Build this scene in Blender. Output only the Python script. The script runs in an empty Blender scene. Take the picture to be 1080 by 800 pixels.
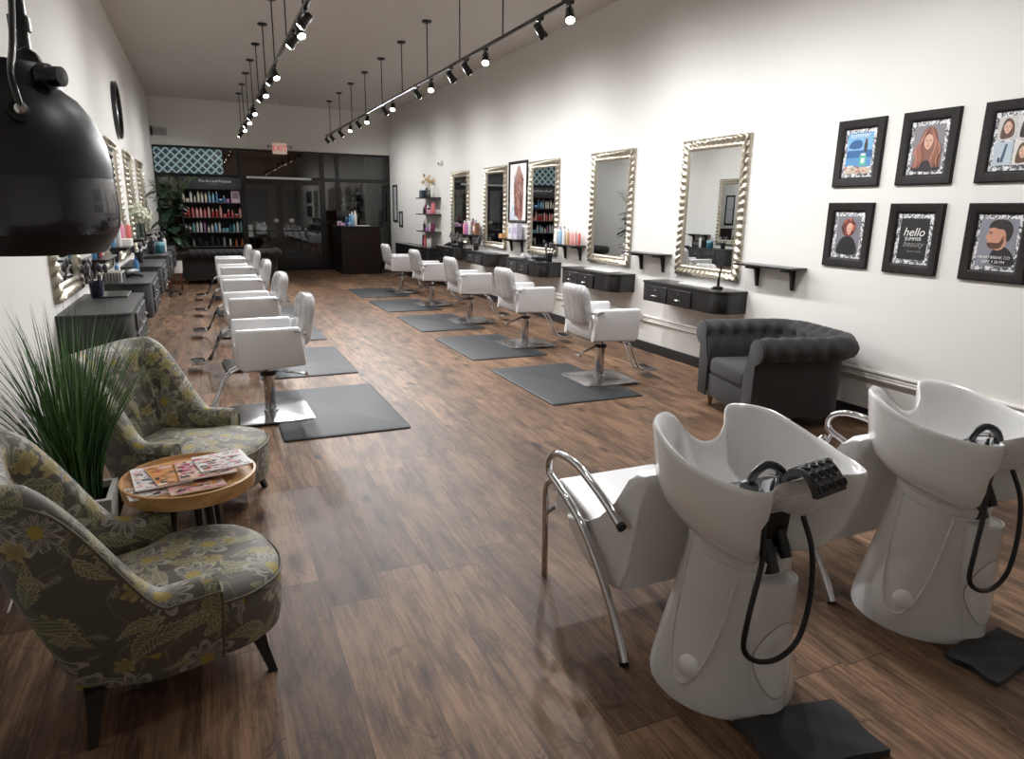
import bpy, bmesh, math, random
from mathutils import Vector, Matrix, Euler
from math import sin, cos, pi, radians, exp, sqrt, atan2
rnd = random.Random(7)
sc = bpy.context.scene
COL = sc.collection

# ------------------------------------------------------------------ materials
def lin(c):
    return tuple(((v / 255) / 12.92 if v / 255 <= 0.04045 else ((v / 255 + 0.055) / 1.055) ** 2.4) for v in c) + (1.0,)

def new_mat(name):
    m = bpy.data.materials.new(name); m.use_nodes = True
    nt = m.node_tree
    return m, nt, nt.nodes['Principled BSDF']

def simple(name, c, rough=0.5, metal=0.0, spec=0.5, coat=0.0, bump=0.0, bscale=60, emit=0, var=0.0, vscale=8, sheen=0):
    m, nt, b = new_mat(name)
    col = lin(c)
    b.inputs['Base Color'].default_value = col
    b.inputs['Roughness'].default_value = rough
    b.inputs['Metallic'].default_value = metal
    b.inputs['Specular IOR Level'].default_value = spec
    b.inputs['Coat Weight'].default_value = coat
    if sheen: b.inputs['Sheen Weight'].default_value = sheen
    if emit:
        b.inputs['Emission Color'].default_value = col
        b.inputs['Emission Strength'].default_value = emit
    tc = nt.nodes.new('ShaderNodeTexCoord')
    if var:
        n = nt.nodes.new('ShaderNodeTexNoise'); n.inputs['Scale'].default_value = vscale; n.inputs['Detail'].default_value = 4
        nt.links.new(tc.outputs['Object'], n.inputs['Vector'])
        r = nt.nodes.new('ShaderNodeMapRange')
        r.inputs[1].default_value = 0.3; r.inputs[2].default_value = 0.7
        r.inputs[3].default_value = 1 - var; r.inputs[4].default_value = 1 + var
        nt.links.new(n.outputs['Fac'], r.inputs[0])
        mx = nt.nodes.new('ShaderNodeVectorMath'); mx.operation = 'SCALE'
        mx.inputs[0].default_value = col[:3]
        nt.links.new(r.outputs[0], mx.inputs['Scale'])
        nt.links.new(mx.outputs[0], b.inputs['Base Color'])
    if bump:
        n = nt.nodes.new('ShaderNodeTexNoise'); n.inputs['Scale'].default_value = bscale; n.inputs['Detail'].default_value = 3
        nt.links.new(tc.outputs['Object'], n.inputs['Vector'])
        bp = nt.nodes.new('ShaderNodeBump'); bp.inputs['Strength'].default_value = bump; bp.inputs['Distance'].default_value = 0.01
        nt.links.new(n.outputs['Fac'], bp.inputs['Height'])
        nt.links.new(bp.outputs[0], b.inputs['Normal'])
    return m

class X:
    """a scalar in a node tree, with operators"""
    def __init__(s, nt, o): s.nt, s.o = nt, o
    def _m(s, op, *a):
        n = s.nt.nodes.new('ShaderNodeMath'); n.operation = op
        for i, v in enumerate((s,) + a):
            if isinstance(v, X): s.nt.links.new(v.o, n.inputs[i])
            else: n.inputs[i].default_value = v
        return X(s.nt, n.outputs[0])
    def __add__(s, b): return s._m('ADD', b)
    def __sub__(s, b): return s._m('SUBTRACT', b)
    def __mul__(s, b): return s._m('MULTIPLY', b)
    def __truediv__(s, b): return s._m('DIVIDE', b)
    def floor(s): return s._m('FLOOR')
    def fract(s): return s._m('FRACT')
    def abs(s): return s._m('ABSOLUTE')
    def sin(s): return s._m('SINE')
    def cos(s): return s._m('COSINE')
    def gt(s, b): return s._m('GREATER_THAN', b)
    def lt(s, b): return s._m('LESS_THAN', b)
    def min(s, b): return s._m('MINIMUM', b)
    def max(s, b): return s._m('MAXIMUM', b)
    def pow(s, b): return s._m('POWER', b)
    def atan2(s, b): return s._m('ARCTAN2', b)
    def ss(s, a, b):
        n = s.nt.nodes.new('ShaderNodeMapRange'); n.interpolation_type = 'SMOOTHSTEP'
        s.nt.links.new(s.o, n.inputs[0]); n.inputs[1].default_value = a; n.inputs[2].default_value = b
        return X(s.nt, n.outputs[0])

def xyz(nt, out):
    n = nt.nodes.new('ShaderNodeSeparateXYZ'); nt.links.new(out, n.inputs[0])
    return [X(nt, o) for o in n.outputs]
def vec(nt, a, b, c):
    n = nt.nodes.new('ShaderNodeCombineXYZ')
    for i, v in enumerate((a, b, c)):
        if isinstance(v, X): nt.links.new(v.o, n.inputs[i])
        else: n.inputs[i].default_value = v
    return n.outputs[0]
def vmath(nt, op, a, b=None):
    n = nt.nodes.new('ShaderNodeVectorMath'); n.operation = op
    for i, v in enumerate((a, b)):
        if v is None: continue
        if isinstance(v, (tuple, list)): n.inputs[i].default_value = v
        else: nt.links.new(v, n.inputs[i])
    return n.outputs['Value'] if op in ('DOT_PRODUCT', 'LENGTH') else n.outputs[0]
def noise(nt, v, scale, detail=3, rough=0.5, dist=0.0):
    n = nt.nodes.new('ShaderNodeTexNoise'); nt.links.new(v, n.inputs['Vector'])
    n.inputs['Scale'].default_value = scale; n.inputs['Detail'].default_value = detail
    n.inputs['Roughness'].default_value = rough; n.inputs['Distortion'].default_value = dist
    return X(nt, n.outputs['Fac'])
def white(nt, v):
    n = nt.nodes.new('ShaderNodeTexWhiteNoise'); nt.links.new(v, n.inputs['Vector'])
    return X(nt, n.outputs['Value'])
def mix(nt, f, a, b):
    n = nt.nodes.new('ShaderNodeMix'); n.data_type = 'RGBA'
    if isinstance(f, X): nt.links.new(f.o, n.inputs['Factor'])
    else: n.inputs['Factor'].default_value = f
    for k, v in ((6, a), (7, b)):
        if isinstance(v, tuple): n.inputs[k].default_value = v
        else: nt.links.new(v, n.inputs[k])
    return n.outputs[2]
def bump(nt, b, h, strength, dist=0.005):
    n = nt.nodes.new('ShaderNodeBump'); n.inputs['Strength'].default_value = strength; n.inputs['Distance'].default_value = dist
    nt.links.new(h.o, n.inputs['Height']); nt.links.new(n.outputs[0], b.inputs['Normal'])

def floor_mat():
    m, nt, b = new_mat('wood_plank_floor')
    tc = nt.nodes.new('ShaderNodeTexCoord')
    x, y, z = xyz(nt, tc.outputs['Object'])
    W, L = 0.24, 1.32
    rx = (x - 0.105) / W; row = rx.floor(); fx = rx.fract()
    off = white(nt, vec(nt, row, 3.1, 0.0)) * L
    ry = (y + off) / L; col = ry.floor(); fy = ry.fract()
    idv = white(nt, vec(nt, row, col, 5.0)); id2 = white(nt, vec(nt, row, col, 9.0))
    # fine grain along the board, with wandering rings
    wob = noise(nt, vec(nt, x * 3.0 + id2 * 31, y * 0.9, idv * 20), 1.6, 3)
    g1 = noise(nt, vec(nt, x * 20 + wob * 1.6 + idv * 40, y * 0.8, idv * 13), 3.0, 6, 0.65)
    ring = ((x * 9 + wob * 11 + idv * 7) * 12.5).sin() * 0.5 + 0.5
    fine = noise(nt, vec(nt, x * 150, y * 5, idv * 5), 1.0, 3, 0.6)
    blot = noise(nt, vec(nt, x * 7 + id2 * 17, y * 1.5 + idv * 30, 0.0), 1.5, 6, 0.62)
    c = mix(nt, g1.ss(0.25, 0.75), lin((92, 70, 55)), lin((148, 116, 90)))
    c = mix(nt, ring.pow(2.0) * blot.ss(0.42, 0.55) * 0.30, c, lin((66, 49, 40)))
    c = mix(nt, blot.ss(0.48, 0.70) * 0.75, c, lin((56, 42, 35)))
    c = mix(nt, blot.ss(0.50, 0.28) * 0.5, c, lin((160, 126, 99)))
    c = mix(nt, fine.ss(0.45, 0.75) * 0.5, c, lin((60, 45, 36)))
    cut = noise(nt, vec(nt, x * 7 + idv * 50, y * 60 + wob * 30, idv * 9), 1.0, 2) * noise(nt, vec(nt, x * 8 + idv * 20, y * 3.5, 2.0), 1.0, 2)
    c = mix(nt, cut.ss(0.33, 0.46) * 0.6, c, lin((56, 42, 34)))
    # knots and saw marks
    vk = nt.nodes.new('ShaderNodeTexVoronoi'); nt.links.new(vec(nt, x * 6.5 + wob * 0.8, y * 2.6, 0.0), vk.inputs['Vector']); vk.inputs['Scale'].default_value = 1.0
    kn = white(nt, vk.outputs['Position'])
    kd = X(nt, vk.outputs['Distance'])
    knot = kd.ss(0.30, 0.04) * kn.gt(0.6)
    c = mix(nt, knot * 0.95, c, lin((40, 29, 24)))
    # board tone
    n = nt.nodes.new('ShaderNodeVectorMath'); n.operation = 'SCALE'; nt.links.new(c, n.inputs[0])
    nt.links.new((idv * 0.50 + 0.62).o, n.inputs['Scale']); c = n.outputs[0]
    ex = (fx - 0.5).abs(); ey = (fy - 0.5).abs()
    seam = ex.gt(0.5 - 0.0055).max(ey.gt(0.5 - 0.0015))
    c = mix(nt, seam * 0.75, c, lin((34, 25, 21)))
    nt.links.new(c, b.inputs['Base Color'])
    nt.links.new((g1 * 0.12 + 0.38 + blot * 0.08).o, b.inputs['Roughness']); b.inputs['Specular IOR Level'].default_value = 0.17
    bump(nt, b, g1 * 0.3 + fine * 0.4 - seam * 1.2 - knot * 0.3, 0.16, 0.003)
    return m

def floral_mat(name):
    """taupe upholstery printed with olive leaves and pale flowers"""
    m, nt, b = new_mat(name)
    tc = nt.nodes.new('ShaderNodeTexCoord'); P = tc.outputs['Object']; N = tc.outputs['Normal']
    wobn = nt.nodes.new('ShaderNodeTexNoise'); nt.links.new(P, wobn.inputs['Vector']); wobn.inputs['Scale'].default_value = 9
    wv = nt.nodes.new('ShaderNodeVectorMath'); wv.operation = 'MULTIPLY_ADD'
    nt.links.new(wobn.outputs['Color'], wv.inputs[0]); wv.inputs[1].default_value = (.018, .018, .018); nt.links.new(P, wv.inputs[2])
    Pw = wv.outputs[0]
    T = vmath(nt, 'NORMALIZE', vmath(nt, 'CROSS_PRODUCT', N, (0.21, 0.13, 0.97)))
    B = vmath(nt, 'CROSS_PRODUCT', N, T)
    def cell(scale, offs):
        v = nt.nodes.new('ShaderNodeTexVoronoi'); v.inputs['Scale'].default_value = scale
        p = vmath(nt, 'ADD', Pw, offs); nt.links.new(p, v.inputs['Vector'])
        loc = vmath(nt, 'SUBTRACT', p, v.outputs['Position'])
        u = X(nt, vmath(nt, 'DOT_PRODUCT', loc, T)); w = X(nt, vmath(nt, 'DOT_PRODUCT', loc, B))
        cc = xyz(nt, v.outputs['Color'])
        return u, w, cc
    def leaf(scale, offs, L, wd, keep):
        u, w, cc = cell(scale, offs)
        a = cc[0] * 6.283; ca, sa = a.cos(), a.sin()
        t = u * ca + w * sa; q = w * ca - u * sa + t * t * (3.0)
        tt = t / L
        width = (tt * tt * -1 + 1).max(0.0) * wd * ((tt + 1.35) * 0.55)
        serr = ((t * 330).sin() * 0.12 + 1)
        mask = (q.abs() / (width * serr + 0.0001)).lt(1.0) * tt.abs().lt(1.0) * cc[1].gt(1 - keep)
        vein = ((t * 1.0 + q.abs() * 1.1) * 380).sin()
        mid = q.abs().lt(0.0022)
        rim = (q.abs() / (width * serr + 0.0001)).gt(0.80)
        return mask, vein.gt(0.55).max(mid).max(rim), cc[2]
    def flower(scale, offs, R, n, keep):
        u, w, cc = cell(scale, offs)
        ang = w.atan2(u) + cc[0] * 6.28
        r = (u * u + w * w).pow(0.5)
        pet = (ang * (n * 0.5)).cos().abs()
        rr = (pet * 0.5 + 0.5) * R
        mask = (r / rr).lt(1.0) * cc[1].gt(1 - keep)
        line = ((r / rr).gt(0.80)).max(((pet * 18 + r * 120).sin()).gt(0.5))
        core = (r / R).lt(0.26) * cc[1].gt(1 - keep)
        return mask, line, core
    base = mix(nt, noise(nt, P, 260, 2), lin((74, 69, 62)), lin((102, 95, 86)))
    c = base
    # trailing stems
    sn = noise(nt, P, 6.5, 1); st = (sn - 0.5).abs().lt(0.010)
    c = mix(nt, st * 0.7, c, lin((122, 118, 84)))
    mk, vn, tone = leaf(13.0, (3.1, 0.2, 1.0), 0.034, 0.014, 0.5)
    c = mix(nt, mk * 0.8, c, mix(nt, vn, lin((96, 95, 86)), lin((150, 146, 126))))
    mk, vn, tone = leaf(5.6, (0.4, 2.2, 0.9), 0.100, 0.042, 0.92)
    leafc = mix(nt, tone, lin((106, 104, 80)), lin((94, 93, 82)))
    c = mix(nt, mk * 0.93, c, mix(nt, vn, leafc, lin((152, 148, 116))))
    mk, vn, tone = leaf(6.9, (5.7, 1.3, 4.2), 0.074, 0.030, 0.72)
    c = mix(nt, mk * 0.95, c, mix(nt, vn, lin((116, 112, 84)), lin((160, 155, 126))))
    mk, ln, core = flower(4.6, (1.7, 7.7, 2.2), 0.088, 8, 0.66)
    c = mix(nt, mk * 0.88, c, mix(nt, ln, lin((98, 96, 90)), lin((164, 160, 146))))
    c = mix(nt, core, c, lin((158, 140, 66)))
    mk, ln, core = flower(8.5, (8.7, 3.7, 6.2), 0.036, 6, 0.16)
    c = mix(nt, mk * 0.9, c, mix(nt, ln, lin((130, 117, 66)), lin((162, 148, 96))))
    nt.links.new(c, b.inputs['Base Color'])
    b.inputs['Roughness'].default_value = 0.62
    b.inputs['Sheen Weight'].default_value = 0.12
    bump(nt, b, noise(nt, P, 700, 1), 0.15, 0.002)
    return m

def zebra_mat():
    m, nt, b = new_mat('black_and_white_patterned_paper')
    tc = nt.nodes.new('ShaderNodeTexCoord')
    n = noise(nt, tc.outputs['Object'], 48, 2, 0.5, 1.2)
    c = mix(nt, n.ss(0.47, 0.53), lin((84, 84, 90)), lin((226, 226, 228)))
    nt.links.new(c, b.inputs['Base Color']); b.inputs['Roughness'].default_value = 0.4
    return m

def quatrefoil_mat():
    m, nt, b = new_mat('teal_diamond_lattice_print')
    tc = nt.nodes.new('ShaderNodeTexCoord')
    x, y, z = xyz(nt, tc.outputs['Object'])
    s = 5.2
    a = ((x + z) * s).fract() - 0.5; d = ((x - z) * s).fract() - 0.5
    r = a.abs().max(d.abs())
    k = r.ss(0.34, 0.40)
    c = mix(nt, k, lin((48, 62, 68)), lin((152, 174, 178)))
    ring = (r - 0.43).abs().lt(0.035)
    c = mix(nt, ring * 0.0, c, lin((60, 74, 78)))
    nt.links.new(c, b.inputs['Base Color']); b.inputs['Roughness'].default_value = 0.3
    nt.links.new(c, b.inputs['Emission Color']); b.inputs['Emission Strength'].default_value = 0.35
    return m

def glass_mat(name, tint, f0=0.5, rough=0.0):
    """a clear pane: sees through with a tint, reflects by Fresnel"""
    m = bpy.data.materials.new(name); m.use_nodes = True; nt = m.node_tree
    for n in list(nt.nodes): nt.nodes.remove(n)
    o = nt.nodes.new('ShaderNodeOutputMaterial'); mx = nt.nodes.new('ShaderNodeMixShader')
    t = nt.nodes.new('ShaderNodeBsdfTransparent'); t.inputs[0].default_value = lin(tint)
    g = nt.nodes.new('ShaderNodeBsdfGlossy'); g.inputs['Roughness'].default_value = rough
    f = nt.nodes.new('ShaderNodeFresnel'); f.inputs[0].default_value = 1.0 + f0
    nt.links.new(f.outputs[0], mx.inputs[0]); nt.links.new(t.outputs[0], mx.inputs[1]); nt.links.new(g.outputs[0], mx.inputs[2])
    nt.links.new(mx.outputs[0], o.inputs[0])
    return m

def wood_mat(name, c1, c2, rough=0.4, axis=0, scale=1.0):
    m, nt, b = new_mat(name)
    tc = nt.nodes.new('ShaderNodeTexCoord')
    p = xyz(nt, tc.outputs['Object'])
    k = [26.0, 26.0, 26.0]; k[axis] = 2.2
    n = noise(nt, vec(nt, p[0] * (k[0] * scale), p[1] * (k[1] * scale), p[2] * (k[2] * scale)), 1.0, 5, 0.6, 0.6)
    nt.links.new(mix(nt, n.ss(0.3, 0.7), lin(c1), lin(c2)), b.inputs['Base Color'])
    b.inputs['Roughness'].default_value = rough; b.inputs['Specular IOR Level'].default_value = 0.3
    bump(nt, b, n, 0.1, 0.002)
    return m

def crinkle_mat():
    m, nt, b = new_mat('white_vinyl_under_clear_plastic_cover')
    tc = nt.nodes.new('ShaderNodeTexCoord')
    x, y, z = xyz(nt, tc.outputs['Object'])
    n = noise(nt, vec(nt, x * 26, y * 26, z * 5), 1.0, 5, 0.6, 1.5)
    nt.links.new(mix(nt, n.ss(0.35, 0.7), lin((188, 188, 190)), lin((226, 225, 224))), b.inputs['Base Color'])
    b.inputs['Roughness'].default_value = 0.16; b.inputs['Coat Weight'].default_value = 0.6
    bump(nt, b, n, 0.9, 0.012)
    return m

M = {}
def mk(k, *a, **kw): M[k] = simple(k, *a, **kw)
mk('wall_paint', (226, 224, 219), 0.75, bump=0.06, bscale=90, var=0.012, vscale=2)
mk('ceiling_paint', (206, 202, 197), 0.9, var=0.01)
mk('black_trim', (17, 17, 18), 0.4)
mk('white_gloss', (226, 223, 218), 0.45)
M['floor'] = floor_mat()
M['floral'] = floral_mat('botanical_upholstery')
M['crinkle'] = crinkle_mat()
mk('piping', (92, 86, 70), 0.6)
mk('dark_leg', (20, 16, 14), 0.3, coat=0.3)
mk('vinyl', (230, 230, 231), 0.34, spec=0.5, coat=0.15, bump=0.03, bscale=400)
mk('chrome', (205, 205, 208), 0.09, metal=1.0)
mk('brushed', (170, 170, 172), 0.24, metal=1.0)
mk('mat_rubber', (46, 48, 51), 0.55, spec=0.25, bump=0.04, bscale=300)
mk('ceramic', (238, 238, 238), 0.10, coat=0.6)
mk('abs_white', (220, 219, 218), 0.22, coat=0.2)
mk('abs_grey', (150, 147, 143), 0.35)
mk('black_plastic', (15, 15, 17), 0.32)
mk('black_satin', (22, 22, 24), 0.28, coat=0.2)
mk('hood_plastic', (20, 20, 21), 0.42)
mk('black_matte', (13, 13, 14), 0.7)
mk('rubber', (20, 20, 21), 0.42)
mk('gel', (46, 45, 46), 0.5)
mk('towel', (19, 21, 25), 0.95, bump=0.5, bscale=500, sheen=0.2)
mk('charcoal', (46, 44, 45), 0.9, bump=0.15, bscale=900, sheen=0.08, var=0.08, vscale=60)
mk('lacquer', (25, 24, 25), 0.30, coat=0.15)
mk('charcoal_laminate', (44, 44, 45), 0.45)
mk('mirror', (236, 238, 238), 0.0, metal=1.0)
mk('silver_frame', (182, 174, 158), 0.28, metal=0.8)
mk('white_paper', (232, 232, 230), 0.6)
M['espresso'] = wood_mat('espresso_wood', (26, 18, 16), (44, 31, 27), 0.35, 2)
M['frame_dark'] = wood_mat('dark_frame_wood', (17, 13, 12), (30, 24, 22), 0.5, 2)
M['oak'] = wood_mat('oak_veneer', (178, 134, 88), (206, 164, 114), 0.4, 0)
M['wood_leg'] = wood_mat('turned_oak', (110, 78, 48), (150, 110, 70), 0.45, 2)
M['redwood'] = wood_mat('reddish_wood', (84, 40, 26), (122, 62, 40), 0.45, 2)
M['zebra'] = zebra_mat()
M['lattice'] = quatrefoil_mat()
M['pane'] = glass_mat('clear_window_glass', (190, 196, 198), 0.75)
M['visor'] = glass_mat('smoked_visor_plastic', (58, 54, 72), 0.45, 0.12)
M['clear'] = glass_mat('clear_glassware', (226, 232, 232), 0.4)
def colour(c, rough=0.4):
    k = 'c%d_%d_%d' % c
    if k not in M: mk(k, c, rough, coat=0.1)
    return M[k]

# ------------------------------------------------------------------ mesh builder
def catmull(pts, n=6, closed=False):
    P = [Vector(p) for p in pts]; out = []
    N = len(P)
    for i in range(N if closed else N - 1):
        a = P[i - 1] if (i > 0 or closed) else P[0] * 2 - P[1]
        b, c = P[i], P[(i + 1) % N]
        d = P[(i + 2) % N] if (i + 2 < N or closed) else P[-1] * 2 - P[-2]
        for k in range(n):
            t = k / n
            out.append(0.5 * ((2 * b) + (c - a) * t + (2 * a - 5 * b + 4 * c - d) * t * t + (3 * b - a - 3 * c + d) * t ** 3))
    if not closed: out.append(P[-1])
    return out

class MB:
    def __init__(s): s.bm = bmesh.new(); s.mi = 0; s.T = Matrix.Identity(4)
    def v(s, p): return s.bm.verts.new(s.T @ Vector(p))
    def f(s, vs):
        try:
            f = s.bm.faces.new(vs); f.material_index = s.mi; return f
        except ValueError: return None
    def box(s, c, d, bevel=0.0, seg=2, rot=None):
        m = Matrix.Translation(c)
        if rot is not None: m = m @ Euler(rot).to_matrix().to_4x4()
        vs = [s.bm.verts.new(s.T @ m @ Vector((x * d[0] / 2, y * d[1] / 2, z * d[2] / 2))) for x in (-1, 1) for y in (-1, 1) for z in (-1, 1)]
        fs = [s.f([vs[i] for i in q]) for q in ((0, 1, 3, 2), (4, 6, 7, 5), (0, 4, 5, 1), (2, 3, 7, 6), (0, 2, 6, 4), (1, 5, 7, 3))]
        if bevel:
            es = list({e for f in fs for e in f.edges})
            r = bmesh.ops.bevel(s.bm, geom=es, offset=bevel, segments=seg, affect='EDGES', profile=0.5)
            for f in r['faces']: f.material_index = s.mi
        return s
    def rings(s, rings, cap=True, closed=True):
        """rings: lists of points, all of one length"""
        R = [[s.v(p) for p in r] for r in rings]; n = len(R[0])
        for a, b in zip(R, R[1:]):
            for i in range(n if closed else n - 1):
                j = (i + 1) % n
                s.f([a[i], a[j], b[j], b[i]])
        if cap:
            s.f(list(reversed(R[0]))); s.f(R[-1])
        return R
    def grid(s, fn, nu, nv, cu=False, cv=False):
        V = [[s.v(fn(u / (nu if cu else nu - 1), w / (nv if cv else nv - 1))) for w in range(nv)] for u in range(nu)]
        for i in range(nu if cu else nu - 1):
            for j in range(nv if cv else nv - 1):
                i2, j2 = (i + 1) % nu, (j + 1) % nv
                s.f([V[i][j], V[i2][j], V[i2][j2], V[i][j2]])
        return V
    def tube(s, pts, r, n=8, closed=False, cap=True, flat=1.0):
        P = [Vector(p) for p in pts]; N = len(P); rr = r if isinstance(r, (list, tuple)) else [r] * N
        tg = []
        for i in range(N):
            a = P[i - 1] if (i or closed) else P[0]; b = P[(i + 1) % N] if (i < N - 1 or closed) else P[-1]
            d = b - a; tg.append(d.normalized() if d.length > 1e-9 else Vector((0, 0, 1)))
        up = Vector((0, 0, 1)) if abs(tg[0].z) < 0.9 else Vector((1, 0, 0))
        nrm = (up - tg[0] * up.dot(tg[0])).normalized(); R = []
        for i in range(N):
            nrm = nrm - tg[i] * nrm.dot(tg[i])
            nrm = nrm.normalized() if nrm.length > 1e-6 else tg[i].orthogonal().normalized()
            bn = tg[i].cross(nrm)
            R.append([P[i] + (nrm * cos(2 * pi * k / n) + bn * sin(2 * pi * k / n) * flat) * rr[i] for k in range(n)])
        if closed: R.append(R[0])
        if closed:
            V = [[s.v(p) for p in q] for q in R[:-1]]
            for a in range(len(V)):
                b = (a + 1) % len(V)
                for i in range(n): s.f([V[a][i], V[a][(i + 1) % n], V[b][(i + 1) % n], V[b][i]])
        else: s.rings(R, cap)
        return s
    def cyl(s, a, b, r, r2=None, n=16): return s.tube([a, b], [r, r if r2 is None else r2], n)
    def lathe(s, prof, c=(0, 0, 0), n=20, sx=1, sy=1, cap=True):
        c = Vector(c)
        s.rings([[c + Vector((r * sx * cos(2 * pi * k / n), r * sy * sin(2 * pi * k / n), z)) for k in range(n)] for r, z in prof], cap)
        return s
    def ball(s, c, r, n=12, sc=(1, 1, 1)):
        m = n // 2
        s.lathe([(max(1e-4, r * sin(pi * i / m)) , 0) for i in range(0)], c) if False else None
        c = Vector(c)
        s.rings([[c + Vector((r * sc[0] * sin(pi * (i + .02) / (m + .04)) * cos(2 * pi * k / n), r * sc[1] * sin(pi * (i + .02) / (m + .04)) * sin(2 * pi * k / n), -r * sc[2] * cos(pi * (i + .02) / (m + .04)))) for k in range(n)] for i in range(m + 1)])
        return s
    def prism(s, poly, fn0, fn1, bevel=0.0, seg=2):
        """poly of 2-D points mapped by fn0 / fn1 to the two end faces"""
        a = [s.v(fn0(*p)) for p in poly]; b = [s.v(fn1(*p)) for p in poly]; n = len(poly)
        fs = [s.f(list(reversed(a))), s.f(b)] + [s.f([a[i], a[(i + 1) % n], b[(i + 1) % n], b[i]]) for i in range(n)]
        fs = [f for f in fs if f]
        if bevel:
            es = list({e for f in fs[:2] for e in f.edges})
            r = bmesh.ops.bevel(s.bm, geom=es, offset=bevel, segments=seg, affect='EDGES', profile=0.5)
            for f in r['faces']: f.material_index = s.mi
        return s
    def flat(s, pts):
        s.f([s.v(p) for p in pts]); return s
    def build(s, name, mats, parent=None, smooth=40, recalc=True, loc=None):
        if recalc: bmesh.ops.recalc_face_normals(s.bm, faces=s.bm.faces)
        me = bpy.data.meshes.new(name); s.bm.to_mesh(me); s.bm.free()
        for m in (mats if isinstance(mats, (list, tuple)) else [mats]): me.materials.append(m)
        if smooth:
            me.polygons.foreach_set('use_smooth', [True] * len(me.polygons)); me.set_sharp_from_angle(angle=radians(smooth))
        o = bpy.data.objects.new(name, me); COL.objects.link(o)
        if parent: o.parent = parent
        if loc: o.location = loc
        return o

def rrect(w, d, r, n=5, cx=0, cy=0):
    out = []
    for qx, qy, a0 in ((1, 1, 0), (-1, 1, 90), (-1, -1, 180), (1, -1, 270)):
        for k in range(n + 1):
            a = radians(a0 + 90 * k / n)
            out.append((cx + qx * (w / 2 - r) + r * cos(a), cy + qy * (d / 2 - r) + r * sin(a)))
    return out
XY = lambda z: (lambda a, b: (a, b, z))

def thing(name, label, cat, loc=(0, 0, 0), rz=0.0, group=None):
    o = bpy.data.objects.new(name, None); COL.objects.link(o); o.empty_display_size = 0.1
    o.location = loc; o.rotation_euler = (0, 0, rz)
    return tag(o, label, cat, group)
def tag(o, label, cat, group=None, kind=None):
    o['label'] = label; o['category'] = cat
    if group: o['group'] = group
    if kind: o['kind'] = kind
    return o
def struct(o, label=None):
    o['kind'] = 'structure'
    if label: o['label'] = label
    return o
def copy_tree(o, parent=None):
    c = o.copy(); COL.objects.link(c)
    if parent: c.parent = parent
    for ch in list(o.children): copy_tree(ch, c)
    return c
def place(proto, used, loc, rz, label, group=None):
    o = proto if not used else copy_tree(proto)
    o.location = loc; o.rotation_euler = (0, 0, rz); o['label'] = label
    if group: o['group'] = group
    return o
def text(body, size, name, mat, parent, loc, rot=(pi / 2, 0, 0), ext=0.0012, shear=0.0, ax='CENTER'):
    cu = bpy.data.curves.new(name, 'FONT'); cu.body = body; cu.size = size; cu.extrude = ext; cu.shear = shear
    cu.align_x = ax; cu.align_y = 'CENTER'; cu.resolution_u = 3
    t = bpy.data.objects.new(name, cu); COL.objects.link(t)
    bpy.context.view_layer.update()
    me = bpy.data.meshes.new_from_object(t.evaluated_get(bpy.context.evaluated_depsgraph_get()))
    bpy.data.objects.remove(t); bpy.data.curves.remove(cu)
    me.materials.clear(); me.materials.append(mat); me.name = name
    o = bpy.data.objects.new(name, me); COL.objects.link(o)
    o.parent = parent; o.location = loc; o.rotation_euler = rot
    return o
ORD = ['first', 'second', 'third', 'fourth', 'fifth', 'sixth', 'seventh', 'eighth', 'ninth', 'tenth', 'eleventh', 'twelfth', 'thirteenth', 'fourteenth', 'fifteenth', 'sixteenth', 'seventeenth', 'eighteenth', 'nineteenth', 'twentieth', 'twenty first']
# ------------------------------------------------------------------ camera
cam = bpy.data.cameras.new('camera'); camo = bpy.data.objects.new('camera', cam); COL.objects.link(camo)
cam.sensor_width = 36; cam.lens = 716.35 / 1080 * 36; cam.clip_end = 100; cam.clip_start = 0.05
yaw, pitch, roll = 0.42257580, 0.24239721, -0.01630129
fwd = Vector((sin(yaw) * cos(pitch), cos(yaw) * cos(pitch), -sin(pitch)))
right = Vector((cos(yaw), -sin(yaw), 0)); down = fwd.cross(right)
r_ = right * cos(roll) + down * sin(roll); d_ = down * cos(roll) - right * sin(roll)
camo.matrix_world = Matrix(((r_.x, -d_.x, -fwd.x, 0), (r_.y, -d_.y, -fwd.y, 0), (r_.z, -d_.z, -fwd.z, 1.6), (0, 0, 0, 1)))
sc.camera = camo

# ------------------------------------------------------------------ room
XL, XR, YF, YB, ZC = -0.93, 4.755, -2.2, 18.9, 4.06
def slab(name, a, b, mat, bevel=0):
    m = MB(); m.box([(p + q) / 2 for p, q in zip(a, b)], [abs(q - p) for p, q in zip(a, b)], bevel)
    return struct(m.build(name, mat))
slab('floor', (XL - .1, YF - .1, -.1), (XR + .1, YB + .1, 0), M['floor'])
slab('ceiling', (XL - .1, YF - .1, ZC), (XR + .1, YB + .1, ZC + .1), M['ceiling_paint'])
slab('wall_left', (XL - .1, YF - .1, 0), (XL, YB + .1, ZC), M['wall_paint'])
slab('wall_right', (XR, YF - .1, 0), (XR + .1, YB + .1, ZC), M['wall_paint'])
slab('wall_front', (XL, YF - .1, 0), (XR, YF, ZC), M['wall_paint'])
slab('wall_back', (XL, YB - .15, 3.0), (XR, YB + .1, ZC), M['wall_paint'])
slab('baseboard_right', (XR - .018, YF, 0), (XR, YB, .112), M['black_trim'], .004)
slab('baseboard_left', (XL, YF, 0), (XL + .018, YB, .112), M['black_trim'], .004)
m = MB()
for z, r in ((.418, .017), (.388, .012), (.366, .014)):
    m.tube([(XR - .016, YF, z), (XR - .016, YB - .3, z)], r, 8)
struct(m.build('trim_1', M['white_gloss']))

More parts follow.
